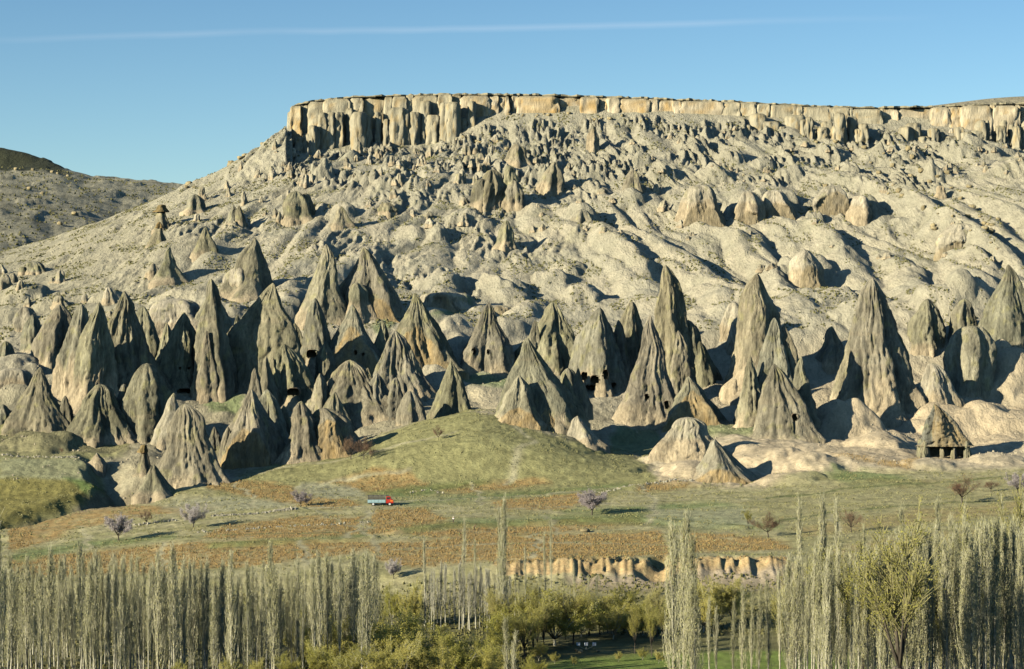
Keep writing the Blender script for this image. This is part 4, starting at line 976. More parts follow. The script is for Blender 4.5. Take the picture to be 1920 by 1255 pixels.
# ------------------------------------------------------------------ tufts (nobody could count these)
def tufts(name, X, Y, Zz, r, h, mat):
    n = len(X); a_ = rng.uniform(0, 6.28, n); V = np.zeros((n, 8, 3)); kk = rng.uniform(.7, 1.3, (n, 8))
    for q in range(4):
        th = a_ + q * np.pi / 2
        V[:, q, 0] = X + np.cos(th) * r * kk[:, q]; V[:, q, 1] = Y + np.sin(th) * r * kk[:, q]; V[:, q, 2] = Zz - .15
        V[:, q + 4, 0] = X + np.cos(th + .4) * r * .55 * kk[:, q + 4]; V[:, q + 4, 1] = Y + np.sin(th + .4) * r * .55 * kk[:, q]; V[:, q + 4, 2] = Zz + h * kk[:, q]
    Fq = np.array([[0,1,5,4],[1,2,6,5],[2,3,7,6],[3,0,4,7],[4,5,6,7]])
    Q = (Fq[None] + (np.arange(n) * 8)[:, None, None]).reshape(-1, 4)
    o = link(name, mesh_np(name, V.reshape(-1, 3), Q, mat, False)); return o
def gzv(X, Y):
    u = 960 + X * F / Y
    i = np.clip(np.searchsorted(yrow, Y) - 1, 0, len(yrow) - 2); j = np.clip(np.searchsorted(ucol, u) - 1, 0, len(ucol) - 2)
    a_ = np.clip((Y - yrow[i]) / (yrow[i+1] - yrow[i]), 0, 1); b_ = np.clip((u - ucol[j]) / (ucol[j+1] - ucol[j]), 0, 1)
    return (Gz[i, j] * (1-a_) + Gz[i+1, j] * a_) * (1-b_) + (Gz[i, j+1] * (1-a_) + Gz[i+1, j+1] * a_) * b_
def scatter(n, y0, y1, maskfn, u0=-60, u1=1980):
    Y = rng.uniform(y0, y1, n); U = rng.uniform(u0, u1, n); X = (U - 960) * Y / F
    k = rng.uniform(0, 1, n) < maskfn(U, X, Y); return X[k], Y[k], gzv(X[k], Y[k])
M_scrub = leafy('dry_scrub', (0.10, 0.095, 0.04), (0.20, 0.185, 0.08), .1)
M_vine = leafy('bare_vines', (0.16, 0.12, 0.055), (0.40, 0.27, 0.10), .1, 1.1)
M_tuss = leafy('grass_tussocks', (0.12, 0.13, 0.045), (0.32, 0.29, 0.13), .1, .7)
M_under = leafy('valley_undergrowth', (0.055, 0.06, 0.02), (0.20, 0.18, 0.07), .1, .5)
def slope_ok(X, Y):
    return np.abs(gzv(X + 1.2, Y) - gzv(X - 1.2, Y)) < 1.1
X, Y, Zt = scatter(80000, 830, 1182, lambda U, X, Y: sstep(-.05, .3, fbm2(X / 18, Y / 22, 3, 201)) * slope_ok(X, Y) * .8)
o = tufts('scrub', X, Y, Zt, rng.uniform(.2, .75, len(X)), rng.uniform(.2, .6, len(X)), M_scrub); tag(o, 'low dry scrub dotted over the pale tuff slopes', 'scrub', kind='stuff')
X, Y, Zt = scatter(3500, 1500, 2120, lambda U, X, Y: 0.8 * sstep(-.2, .3, fbm2(X / 40, Y / 40, 3, 203)), -40, 340)
o = tufts('scrub', X, Y, Zt, rng.uniform(.5, 1.6, len(X)), rng.uniform(.5, 1.4, len(X)), M_scrub); tag(o, 'dark scrub on the distant hill', 'scrub', kind='stuff')
vm = C[..., 0] / (C[..., 1] + 1e-6)
def vmask(U, X, Y):
    i = np.clip(np.searchsorted(yrow, Y), 0, len(yrow) - 1); j = np.clip(np.searchsorted(ucol, U), 0, len(ucol) - 1)
    return (vm[i, j] > 1.26) & ~((U > 60) & (U < 330) & (Y > 560)) & (rng.uniform(0, 1, len(X)) < .55)
X, Y, Zt = scatter(110000, 484, 668, vmask)
o = tufts('vines', X, Y, Zt, rng.uniform(.07, .26, len(X)), rng.uniform(.1, .38, len(X)), M_vine); tag(o, 'rows of low bare orange brown vines in the fields', 'vines', kind='stuff')
X, Y, Zt = scatter(70000, 484, 705, lambda U, X, Y: (~vmask(U, X, Y)) * sstep(-.1, .4, fbm2(X / 9, Y / 7, 3, 207)) * ~((U > 1220) & (Y > 648)) * ~((U < 430) & (Y > 655)))
o = tufts('grass', X, Y, Zt, rng.uniform(.08, .34, len(X)), rng.uniform(.08, .28, len(X)), M_tuss); tag(o, 'grass tussocks on the fields and the round hill', 'grass', kind='stuff')
X, Y, Zt = scatter(26000, 385, 478, lambda U, X, Y: (.2 + .8 * sstep(-.2, .3, fbm2(X / 7, Y / 7, 3, 209))) * ~((U > 1000) & (U < 1720) & (Y < 432)))
o = tufts('undergrowth', X, Y, Zt, rng.uniform(.15, .42, len(X)), rng.uniform(.15, .5, len(X)), M_under); tag(o, 'low undergrowth on the valley floor', 'undergrowth', kind='stuff')

X, Y, Zt = scatter(7000, 652, 840, lambda U, X, Y: sstep(-.05, .3, fbm2(X / 12, Y / 9, 3, 213)) * ~((U > 430) & (U < 1225) & (Y < 705)))
o = tufts('rubble', X, Y, Zt, rng.uniform(.12, .6, len(X)) ** 1.3, rng.uniform(.1, .5, len(X)), plain('tuff_rubble', (.36, .31, .21), .95, .3, 1.2)); tag(o, 'broken tuff rubble at the feet of the cones', 'rubble', kind='stuff')
# stone field walls
def stone_wall(pts, label, n):
    W = np.array([(lambda Y: ((u - 960) * Y / F, Y))(hit_d(u, v)) for u, v in pts]); t = np.sort(rng.uniform(0, len(W) - 1.001, n)); i = t.astype(int); f = (t - i)[:, None]
    Pp = W[i] * (1 - f) + W[i + 1] * f + rng.normal(0, .4, (n, 2)); z = gzv(Pp[:, 0], Pp[:, 1])
    o = tufts('stone_wall', Pp[:, 0], Pp[:, 1], z, rng.uniform(.15, .5, n), rng.uniform(.12, .5, n), M_stone); tag(o, label, 'stone wall')
M_stone = plain('field_stone', (.33, .30, .22), .95, .25, 1.5)
stone_wall([(395, 968), (450, 966), (520, 958), (558, 955)], 'long pale tumbled stone wall crossing the fields above the left poplars', 190)
stone_wall([(225, 985), (262, 985), (300, 978), (330, 975)], 'short pile of field stones beside the pink tree at the left', 70)
stone_wall([(1125, 925), (1180, 912), (1250, 902), (1310, 900)], 'broken dark stone line below the round hill at its right end', 90)
stone_wall([(0, 853), (60, 858), (120, 858), (150, 860)], 'row of yellow stones along the grassy bank at the far left', 80)
stone_wall([(370, 1000), (430, 995), (500, 990), (600, 985), (690, 980)], 'sparse stone line between two vine plots', 80)
stone_wall([(770, 925), (800, 918), (830, 925)], 'few stones at the corner of an orange plot', 20)
o, _ = put('boulder', bould[1], 1098, 998, 1.2, 1.2, 'single blue grey boulder in the green strip between the vine plots', 'boulder', None, .2); o.scale = (1.3, 1.0, 1.0)

# ------------------------------------------------------------------ trees
M_bark = plain('pale_bark', (0.36, 0.34, 0.25), .9, .25, 2.0)
M_barkd = plain('dark_bark', (0.085, 0.07, 0.05), .9, .25, 2.0)
M_twig = leafy('poplar_twigs', (0.36, 0.345, 0.205), (0.56, 0.53, 0.34), .2, .5)
M_twigy = leafy('olive_twigs', (0.16, 0.15, 0.06), (0.30, 0.27, 0.12), .1, .5)
M_twigd = leafy('dark_twigs', (0.10, 0.085, 0.055), (0.19, 0.155, 0.095), .1, .8)
M_bud = leafy('young_poplar_leaves', (0.36, 0.35, 0.15), (0.50, 0.47, 0.22), .35, .5)
M_willow = leafy('young_willow_leaves', (0.38, 0.36, 0.08), (0.58, 0.51, 0.14), .45, .4)
M_blossom = leafy('almond_blossom', (0.40, 0.34, 0.33), (0.58, 0.52, 0.47), .3, .8)
M_redbud = leafy('reddish_buds', (0.20, 0.11, 0.07), (0.31, 0.20, 0.12), .2, .8)
def poplar_meshes(seed, H=20.0, W=1.0, nb=74, leaves=900, low=.14):
    r = np.random.default_rng(seed)
    k = 10; z = np.linspace(0, H * .97, k); wob = np.cumsum(r.normal(0, .07, (k, 2)), 0)
    tr = MB(); tp = np.stack([wob[:, 0], wob[:, 1], z], 1); tr.tube(tp, np.linspace(.19, .02, k) * (H / 20), 5)
    br = MB(); lf = MB(); LC = []
    for b in range(nb):
        f = low + (1 - low) * (b / nb) ** 0.85 * .97; z0 = f * H; L = (H * .22 * (1 - f) ** .6 + 1.3) * r.uniform(.7, 1.25); az = r.uniform(0, 6.28)
        base = np.array([np.interp(z0, z, tp[:, 0]), np.interp(z0, z, tp[:, 1]), z0]); d = np.array([math.cos(az), math.sin(az), 0])
        sp = W * r.uniform(.4, 1.3) * (.12 + 1.1 * (1 - f) ** .7)
        pts = [base, base + d * sp * .55 + [0, 0, L * .22], base + d * sp * .9 + [0, 0, L * .55], base + d * sp * 1.0 + [0, 0, L]]
        pts = np.array(pts); pts[1:] += r.normal(0, .10, (3, 3)); br.tube(pts, [.045, .034, .024, .006], 3)
        nt_ = 12; tt = r.uniform(.15, 1, nt_)
        pos = np.stack([np.interp(tt, [0, .3, .62, 1], pts[:, c]) for c in range(3)], 1)
        l = r.uniform(.5, 1.25, nt_); dd = np.stack([r.normal(0, .20, nt_), r.normal(0, .20, nt_), np.ones(nt_)], 1) + d * .12
        U_ = dd * l[:, None] * .5; a2 = r.uniform(0, 6.28, nt_); Wv = np.stack([np.cos(a2), np.sin(a2), a2 * 0], 1) * .014
        br.quads(pos + U_, U_, Wv)
        LC.append(np.stack([np.interp(t_, [0, .3, .62, 1], pts[:, c]) for c in range(3) for t_ in [r.uniform(.3, 1, leaves // nb + 1)]], 1) + r.normal(0, .22, (leaves // nb + 1, 3)))
    LC = np.concatenate(LC); n = len(LC); a1 = r.normal(0, 1, (n, 3)); a1[:, 2] = np.abs(a1[:, 2]) + 1.0; a1 /= np.linalg.norm(a1, axis=1)[:, None]
    a2 = np.cross(a1, r.normal(0, 1, (n, 3))); a2 /= np.linalg.norm(a2, axis=1)[:, None]; sz = r.uniform(.03, .075, n)[:, None]
    lf.quads(LC, a1 * sz * 1.5, a2 * sz * .6)
    return tr.mesh('trunk', M_bark, True), br.mesh('branches', M_twig), lf.mesh('young_leaves', M_bud)
POP = [poplar_meshes(10 + k, W=(.55, .6, .7, .8, .62)[k], nb=(60, 70, 76, 84, 66)[k], leaves=(500, 700, 900, 1100, 500)[k], low=(.22, .14, .08, .05, .2)[k]) for k in range(5)]
BIGP = [poplar_meshes(30 + k, W=1.1, nb=130, leaves=2300, low=.05) for k in range(3)]
THIN = [poplar_meshes(40 + k, W=.42, nb=44, leaves=160, low=.35) for k in range(3)]
M_twigp = leafy('silver_twigs', (0.40, 0.38, 0.28), (0.56, 0.53, 0.40), .2, .5)
PALEP = []
for k in range(3):
    a3 = poplar_meshes(50 + k, W=.7, nb=60, leaves=120, low=.2); a3[1].materials[0] = M_twigp; PALEP.append(a3)
_pro = {}
def poplar(meshes, u, topv, Y, label, group, wk=1.0):
    x = (u - 960) * Y / F; z0 = gz(x, Y) - .1; zt = (HZ - topv) * Y / F; H = zt - z0; key = id(meshes)
    if key not in _pro:
        r_ = empty('poplar_tree', (x, Y, z0))
        for nm, me in zip(('trunk', 'branches', 'young_leaves'), meshes): link(nm, me, r_)
        _pro[key] = r_
    else: r_ = copy_tree(_pro[key])
    r_.location = (x, Y, z0); r_.rotation_euler = (random.uniform(-.015, .015), random.uniform(-.02, .02), random.uniform(0, 6.28))
    k = H / 20; r_.scale = (k ** .5 * wk, k ** .5 * wk, k); tag(r_, label, 'tree', group); return r_
rs = random.Random(99)
# left plantation
for k in range(150):
    f = rs.random(); u_ = -40 + 750 * ((k + rs.random()) / 150); Yb = rs.choice([338, 348, 358, 368, 380, 392, 402]) + rs.uniform(-3, 3)
    tb = np.interp(u_, [-40, 60, 150, 330, 450, 600, 710], [1090, 1060, 1052, 1062, 1068, 1060, 1050]) + rs.choice([0, 12, 26, 44, 66]) * rs.uniform(.3, 1.1)
    poplar(POP[rs.randrange(5)], u_, tb, Yb, 'slender bare poplar in the dense plantation at lower left', 'poplars of the left plantation', rs.uniform(.7, 1.15))
for u_, t_ in ((20, 1050), (48, 1058), (95, 1042), (152, 1033), (178, 1045), (330, 1036), (300, 1052), (510, 1034), (432, 1050), (600, 1048), (615, 1052), (668, 1046), (690, 1050)):
    poplar(POP[rs.choice([2, 3])], u_, t_, 344 + rs.uniform(-4, 4), 'poplar topping its neighbours in the left plantation', 'taller poplars of the left plantation', 1.0)
poplar(POP[3], 0, 975, 250, 'nearest poplar cut off by the left border', None, 1.0)
# middle stand
for k in range(30):
    u_ = 796 + 165 * (k + rs.random()) / 30
    poplar(PALEP[rs.randrange(3)], u_, rs.uniform(1060, 1102), 438 + rs.uniform(-5, 9), 'thin white stemmed poplar in the small middle stand', 'poplars of the middle stand', rs.uniform(.8, 1.1))
for u_, t_, lab, wk in ((796, 1018, 'tall thin poplar at the left end of the middle stand', .9), (869, 985, 'tallest thin poplar standing out of the middle stand', 1.0), (891, 1022, 'thin poplar right beside the tallest one of the middle stand', .9),
        (984, 1032, 'thin grey poplar just right of the dense tall poplar', .8), (1022, 1012, 'thin poplar in front of the left end of the earth bank', .8), (1033, 985, 'thin pale poplar rising above the earth bank', .7), (1076, 1064, 'low thin poplar before the middle of the earth bank', .7)):
    poplar(THIN[rs.randrange(3)], u_, t_, 440, lab, None, wk)
poplar(BIGP[0], 945, 950, 420, 'tall dense narrow poplar in the middle of the picture', None, .72)
poplar(POP[1], 937, 965, 424, 'slimmer poplar merged with the dense one in the middle', None, .8)
for k in range(16):
    poplar(THIN[rs.randrange(3)], 965 + 160 * rs.random(), rs.uniform(1082, 1112), 446 + rs.uniform(-5, 5), 'sparse small poplar below the earth bank', 'small poplars below the bank', .8)
poplar(POP[2], 950, 1165, 300, 'pale short poplar at the bottom edge left of the meadow', None, 1.2); poplar(POP[0], 962, 1190, 296, 'smallest poplar at the bottom edge left of the meadow', None, 1.1)
# the big clump right of centre
for u_, t_, Yb, lab in ((1262, 1000, 292, 'left stem of the great poplar clump right of centre'), (1280, 984, 300, 'tallest stem of the great poplar clump right of centre'), (1296, 1022, 296, 'right stem of the great poplar clump right of centre'), (1304, 1100, 288, 'lower outer stem of the great poplar clump right of centre')):
    poplar(BIGP[rs.randrange(3)], u_, t_, Yb, lab, None, .95)
# right plantation
for k in range(92):
    u_ = 1480 + 480 * (k + rs.random()) / 92; Yb = rs.uniform(285, 365)
    tb = np.interp(u_, [1460, 1500, 1580, 1640, 1700, 1800, 1960], [1080, 1040, 1050, 1040, 1010, 1000, 985]) + rs.choice([0, 12, 30, 60]) * rs.uniform(.3, 1)
    poplar((POP + BIGP)[rs.randrange(7)], u_, tb, Yb, 'pale green poplar in the dense stand at lower right', 'poplars of the right stand', rs.uniform(.8, 1.0))
for u_, t_ in ((1500, 955), (1534, 948), (1551, 962), (1576, 958), (1688, 968), (1722, 982), (1758, 955), (1782, 985), (1808, 968), (1872, 955), (1892, 985), (1912, 958), (1938, 950), (1618, 1002)):
    poplar((POP + THIN)[rs.choice([0, 1, 4, 2, 6])], u_, t_, 372 + rs.uniform(-6, 6), 'tall grey poplar top rising over the right stand', 'tallest poplars of the right stand', .9)
for u_, t_ in ((1394, 1110), (1408, 1122), (1424, 1112), (1440, 1100), (1330, 1130), (1345, 1145), (1374, 1135), (1462, 1085), (1476, 1070)):
    poplar(POP[rs.randrange(5)], u_, t_, 340 + rs.uniform(-15, 15), 'short poplar between the great clump and right stand', 'short poplars in the gap', .8)

# round crowned trees
def round_tree(seed, H, Wd, leafn, leafs, tw, bark, leafm, leafname, trunk_h=.25, up=.5, n1=8, trunk_r=.16, upright=False):
    r = np.random.default_rng(seed); tr = MB(); br = MB(); lf = MB(); LC = []
    th_ = H * trunk_h; top = np.array([r.normal(0, .1), r.normal(0, .1), th_])
    tr.tube([(0, 0, -.3), (0.05, 0, th_ * .5), top], [trunk_r * 1.25, trunk_r, trunk_r * .9], 6)
    ctr = np.array([0, 0, th_ + (H - th_) * .5])
    for i in range(n1):
        az = i * 6.28 / n1 * 2.4 + r.uniform(-.4, .4); el = r.uniform(up, 1.35) if not upright else r.uniform(.95, 1.45)
        L = (H - th_) * r.uniform(.55, .8); d = np.array([math.cos(az) * math.cos(el) * Wd / H * .95, math.sin(az) * math.cos(el) * Wd / H * .95, math.sin(el)])
        p1 = top + d * L * .5 + r.normal(0, .12, 3); p2 = top + d * L + [0, 0, L * .1]
        tr.tube([top, p1, p2], [trunk_r * .55, trunk_r * .34, trunk_r * .15], 4)
        for j in range(9):
            f = r.uniform(.25, 1); q = top * (1 - f) + p2 * f if f > .5 else lerp(top, p1, f * 2)
            dd = d + r.normal(0, .55 if not upright else .28, 3); dd[2] = abs(dd[2]) * .8 + .15; dd /= np.linalg.norm(dd); l2 = L * r.uniform(.3, .55)
            e1 = q + dd * l2 * .5 + r.normal(0, .1, 3); e2 = q + dd * l2
            br.tube([q, e1, e2], [trunk_r * .16, trunk_r * .10, .01], 3)
            for g in range(7):
                f2 = r.uniform(.2, 1); q2 = lerp(q, e2, f2); d3 = dd + r.normal(0, .6 if not upright else .3, 3); d3 /= np.linalg.norm(d3); l3 = l2 * r.uniform(.3, .6)
                br.quads((q2 + d3 * l3 * .5)[None], (d3 * l3 * .5)[None], np.array([[.016, .016, 0]])); 
                m = leafn; LC.append(q2 + d3 * l3 * r.uniform(.2, 1.15, (m, 1)) + r.normal(0, .16, (m, 3)))
    tr.V = tr.V; LC = np.concatenate(LC); n = len(LC)
    if leafs > 0:
        a1 = r.normal(0, 1, (n, 3)); a1[:, 2] += .6; a1 /= np.linalg.norm(a1, axis=1)[:, None]; a2 = np.cross(a1, r.normal(0, 1, (n, 3))); a2 /= np.linalg.norm(a2, axis=1)[:, None]
        sz = r.uniform(.6, 1.4, n)[:, None] * leafs; lf.quads(LC, a1 * sz, a2 * sz * .6)
    return [('trunk', tr.mesh('trunk', bark, True)), ('branches', br.mesh('branches', tw)), (leafname, lf.mesh(leafname, leafm))]
def set_tree(name, proto, u, v, wpx=None, hpx=None, Y=None, label='', group=None, H=6.0):
    Y = Y or hit_d(u, v); x = (u - 960) * Y / F
    key = id(proto)
    if key not in _pro:
        r_ = empty(name, (0, 0, 0))
        for nm, me in proto: link(nm, me, r_)
        _pro[key] = r_
    else: r_ = copy_tree(_pro[key])
    r_.name = name; r_.location = (x, Y, gz(x, Y)); r_.rotation_euler = (0, 0, random.uniform(0, 6.28)); k = hpx * Y / F / H; r_.scale = (k * (wpx or 1), k * (wpx or 1), k)
    tag(r_, label, 'tree', group); return r_
ALM = [round_tree(60 + k, 6, 8.5, 26, .06, M_twigd, M_barkd, M_blossom, 'blossom', .18, .55, 9, .16) for k in range(2)]
RED = [round_tree(70 + k, 6, 7.0, 9, .04, M_twigd, M_barkd, M_redbud, 'buds', .2, .45, 9, .15) for k in range(2)]
WIL = [round_tree(80 + k, 9, 9.5, 34, .06, M_twig, M_bark, M_willow, 'young_leaves', .12, .5, 10, .18) for k in range(3)]
UPR = [round_tree(90 + k, 10, 7.5, (20, 9)[k], (.038, .034)[k], M_twigy, M_barkd, M_willow, 'young_leaves', .25, .9, 9, .16, True) for k in range(2)]
set_tree('almond_tree', ALM[0], 222, 1014, 1.0, 48, None, 'purple grey blossoming tree on the green strip above the left poplars')
set_tree('almond_tree', ALM[1], 363, 990, .9, 42, None, 'pale blossoming tree beside the tumbled stone wall')
set_tree('almond_tree', RED[1], 274, 984, .8, 30, None, 'thin brownish leafless tree between the two blossoming trees at the left')
set_tree('almond_tree', ALM[1], 564, 950, 1.0, 28, None, 'small mauve blossoming tree left of the truck')
set_tree('almond_tree', ALM[0], 1110, 966, 1.15, 46, None, 'round pale pink blossoming tree in the middle of the fields')
set_tree('bare_tree', RED[0], 1803, 944, 1.0, 56, None, 'red brown budding tree in the field below the pillared cave house')
set_tree('bare_tree', RED[1], 1596, 998, .85, 46, None, 'small red brown tree just above the right poplars')
set_tree('bare_shrub', RED[0], 1440, 1008, .95, 48, None, 'leaning brown leafless bush beside the dark shrub on the right')
set_tree('almond_tree', ALM[1], 1908, 925, .9, 36, None, 'mauve blossoming tree near the right border')
set_tree('bare_shrub', UPR[0], 1403, 992, .9, 20, None, 'small dark green shrub left of the brown leafless bush')
set_tree('bare_shrub', RED[1], 1858, 922, 1.2, 22, None, 'low dark shrub right of the red brown tree')
set_tree('bare_tree', RED[1], 658, 862, .8, 46, None, 'leftmost of the bare trees on the left shoulder of the grassy hill')
set_tree('bare_tree', RED[0], 682, 862, .7, 44, None, 'taller bare tree on the left shoulder of the grassy hill')
set_tree('bare_tree', RED[1], 697, 862, .5, 26, None, 'smallest bare sapling on the left shoulder of the grassy hill')
set_tree('bare_tree', RED[0], 822, 826, .6, 30, None, 'faint bare tree on the face of the round grassy hill')
set_tree('bare_shrub', RED[1], 116, 852, .6, 14, None, 'tiny dark shrub on the grassy bank at the far left')
set_tree('bare_shrub', ALM[1], 738, 1085, .7, 34, None, 'little grey blossoming shrub above the gap in the poplars')
# valley willows
for u_, t_, wpx, Yb, lab in ((735, 1100, .45, 440, 'olive bush tree in the gap left of the middle stand'), (772, 1098, .5, 438, 'dark trunked yellow green tree touching the middle stand'), (712, 1130, .4, 430, 'low green bush at the end of the left plantation')):
    x = (u_ - 960) * Yb / F; set_tree('willow_tree', WIL[rs.randrange(3)], u_, 0, wpx, (HZ - t_) - gz(x, Yb) * F / Yb, Yb, lab, None, 8.6)
for k, (u_, t_, wk, Yb) in enumerate([(690, 1155, 1.2, 352), (640, 1180, 1.1, 345), (740, 1152, 1.1, 362), (790, 1178, 1.1, 350), (850, 1192, 1.1, 342), (600, 1212, .9, 320), (540, 1228, .8, 315), (430, 1238, .8, 312), (480, 1240, .8, 312), (820, 1205, .9, 320), (890, 1200, .9, 350), (760, 1200, .9, 318), (660, 1215, .9, 314), (340, 1240, .6, 312), (720, 1222, 1, 308), (570, 1150, .7, 372), (610, 1170, .7, 366), (930, 1215, 1, 330), (1000, 1232, .9, 325), (1040, 1225, .8, 395), (1075, 1232, .6, 392), (1160, 1222, .7, 398), (1205, 1216, .8, 400), (1235, 1222, .8, 396), (1010, 1205, .9, 398)]):
    x = (u_ - 960) * Yb / F; set_tree('willow_tree', WIL[k % 3], u_, 0, wk, (HZ - t_) - gz(x, Yb) * F / Yb, Yb, 'rounded yellow green willow at the bottom left of centre', 'rounded willows at the bottom', 8.6)
for k, (u_, t_, wk, Yb) in enumerate([(935, 1122, .9, 418), (965, 1128, .9, 410), (1000, 1118, .9, 412), (1040, 1108, 1, 416), (1075, 1118, .9, 418), (1105, 1122, .9, 430), (1140, 1115, .9, 434), (1170, 1112, .9, 436), (1205, 1120, .8, 432), (1232, 1115, .8, 430), (1150, 1135, .8, 426), (1060, 1150, .8, 424), (1020, 1145, .8, 408), (950, 1150, 1, 402), (985, 1158, 1, 398), (1090, 1140, 1, 428), (1125, 1140, 1, 432), (1190, 1140, 1, 430), (1225, 1140, .9, 424), (1250, 1150, .9, 418), (1345, 1088, .7, 440), (1372, 1100, .7, 440), (1320, 1095, .7, 436)]):
    x = (u_ - 960) * Yb / F; set_tree('willow_tree', (UPR + WIL + UPR)[(k * 3) % 7], u_, 0, wk * 1.3, (HZ - t_) - gz(x, Yb) * F / Yb, Yb, 'olive green willow in the row behind the meadow', 'willows behind the meadow', 9.0)
set_tree('willow_tree', UPR[1], 1690, 0, 1.1, (HZ - 1045) + 55.0 * F / 282, 282, 'large spreading yellow green tree with a dark forked trunk in the right stand', None, 9.6)
for k, (u_, t_, wk, Yb) in enumerate([(1555, 1062, .7, 330), (1620, 1058, .8, 315), (1740, 1085, .8, 310), (1900, 975, .7, 372), (1840, 1000, .6, 372), (1480, 1095, .7, 345), (1650, 1090, .8, 300)]):
    x = (u_ - 960) * Yb / F; set_tree('willow_tree', UPR[k % 2], u_, 0, wk, (HZ - t_) - gz(x, Yb) * F / Yb, Yb, 'yellow green leafing tree among the right poplars', 'leafing trees among the right poplars', 9.6)
for u_, t_, Yb, lab in ((1190, 1150, 408, 'slender multi stemmed tree on the meadow edge'), (1222, 1150, 404, 'forked yellow tree at the right end of the meadow edge'), (1008, 1140, 404, 'pale trunked willow at the left end of the meadow')):
    x = (u_ - 960) * Yb / F; set_tree('willow_tree', UPR[0], u_, 0, .6, (HZ - t_) - gz(x, Yb) * F / Yb, Yb, lab, None, 9.6)

# ------------------------------------------------------------------ truck
def truck():
    Y = hit_d(714, 948); s = Y / F; x = (714 - 960) * s
    root = empty('truck', (x, Y, gz(x, Y) + .0), R(4)); tag(root, 'small cargo truck with a red cab, light blue sides and dark tarpaulin', 'truck')
    red = plain('red_paint', (.50, .035, .02), .35, .06, 1, spec=.5); blue = plain('light_blue_paint', (.30, .44, .45), .5, .08, 1); tarp = plain('dark_tarpaulin', (.10, .095, .07), .9, .2, 1.5, bump=.05)
    blk = plain('rubber', (.02, .02, .02), .8); rim = plain('pale_rim', (.62, .6, .55), .5); gl = plain('dark_glass', (.03, .04, .05), .1, 0, 1, spec=.8); orange = plain('orange_panel', (.85, .22, .04), .4); dk = plain('chassis_metal', (.04, .04, .04), .7)
    m = MB(); m.box((-3.6, -.45, .55), (3.4, .45, .8)); link('chassis', m.mesh('chassis', dk), root)
    m = MB(); m.box((-3.75, -1.15, .85), (1.35, 1.15, .98)); bed = link('cargo_bed', m.mesh('cargo_bed', blue), root)
    for i in range(5):
        for sy in (-1, 1):
            m = MB(); m.box((-3.72 + i * 1.01, sy * 1.17 - .03, .98), (-2.77 + i * 1.01, sy * 1.17 + .03, 1.75)); link('side_board', m.mesh('side_board', blue), root)
    for xx in (-3.75, 1.32):
        m = MB(); m.box((xx - .03, -1.13, .98), (xx + .03, 1.13, 1.75)); link('end_board', m.mesh('end_board', blue), root)
    V = []; nx = 12
    prof = [(-1.16, 1.76), (-1.15, 2.5), (-.95, 2.85), (-.5, 3.0), (0, 3.05), (.5, 3.0), (.95, 2.85), (1.15, 2.5), (1.16, 1.76)]
    for i in range(nx):
        xx = -3.72 + i * 5.0 / (nx - 1); sag = .06 * math.cos(i * 2 * math.pi / 2.75)
        for (yy, zz) in prof: V.append((xx, yy, zz + sag * (zz > 2)))
    Fq = grid_faces(nx, 9).tolist() + [[0, 1, 2, 3], [0, 3, 5, 8], [3, 4, 4 + 0, 5][:3] + [5]][:2] + [[5, 6, 7, 8]]
    k0 = (nx - 1) * 9; Fq += [[k0 + 3, k0 + 2, k0 + 1, k0], [k0 + 8, k0 + 5, k0 + 3, k0], [k0 + 8, k0 + 7, k0 + 6, k0 + 5]]
    link('tarpaulin', mesh_np('tarpaulin', V, Fq, tarp, False), root)
    # cab with a sloping windscreen and short nose
    sec = [(1.45, .75), (3.55, .75), (3.62, 1.25), (3.5, 1.65), (2.95, 1.78), (2.75, 2.55), (2.5, 2.68), (1.55, 2.68)]
    n = len(sec); V = [(xx, -1.08 + (.12 if zz > 1.8 else 0), zz) for xx, zz in sec] + [(xx, 1.08 - (.12 if zz > 1.8 else 0), zz) for xx, zz in sec]
    Fq = [[i, (i + 1) % n, (i + 1) % n + n, i + n] for i in range(n)] + [[0, 1, 2, 3][::-1], [0, 3, 4, 7][::-1], [4, 5, 6, 7][::-1], [n, n + 1, n + 2, n + 3], [n, n + 3, n + 4, n + 7], [n + 4, n + 5, n + 6, n + 7]]
    cab = link('cab', mesh_np('cab', V, Fq, red, False), root)
    m = MB(); m.box((2.82, -.85, 1.85), (2.96, .85, 2.5)); link('windscreen', m.mesh('windscreen', gl), root)
    for sy in (-1, 1):
        m = MB(); m.box((1.7, sy * 1.03 - .03, 1.8), (2.6, sy * 1.03 + .03, 2.45)); link('side_window', m.mesh('side_window', gl), root)
        m = MB(); m.box((1.65, sy * 1.10 - .02, .95), (2.6, sy * 1.10 + .02, 1.72)); d = link('door', m.mesh('door', red), root)
        m = MB(); m.box((1.72, sy * 1.14 - .02, 1.4), (1.92, sy * 1.14 + .02, 1.45)); link('handle', m.mesh('handle', dk), d)
        m = MB(); m.box((2.65, sy * 1.11 - .02, 1.2), (3.45, sy * 1.11 + .02, 1.55)); link('fender_panel', m.mesh('fender_panel', orange), root)
        m = MB(); m.cyl((3.62, sy * .8, 1.15), .14, .08, 0, 12); link('headlight', m.mesh('headlight', rim), root)
        m = MB(); m.box((2.75, sy * 1.25 - .05, 1.95), (2.82, sy * 1.25 + .05, 2.25)); link('mirror', m.mesh('mirror', dk), root)
        for xx in (-2.2, 2.55):
            m = MB(); m.cyl((xx, sy * .98, .48), .48, .3, 1, 20); wl = link('wheel', m.mesh('wheel', blk), root)
            m = MB(); m.cyl((xx, sy * 1.14, .48), .3, .05, 1, 16); link('rim', m.mesh('rim', rim), wl)
    m = MB(); m.box((3.55, -1.1, .6), (3.72, 1.1, .82)); link('bumper', m.mesh('bumper', dk), root)
    m = MB(); m.box((1.4, -.9, 2.7), (2.3, .9, 2.95)); link('roof_bundle', m.mesh('roof_bundle', tarp), root)
truck()

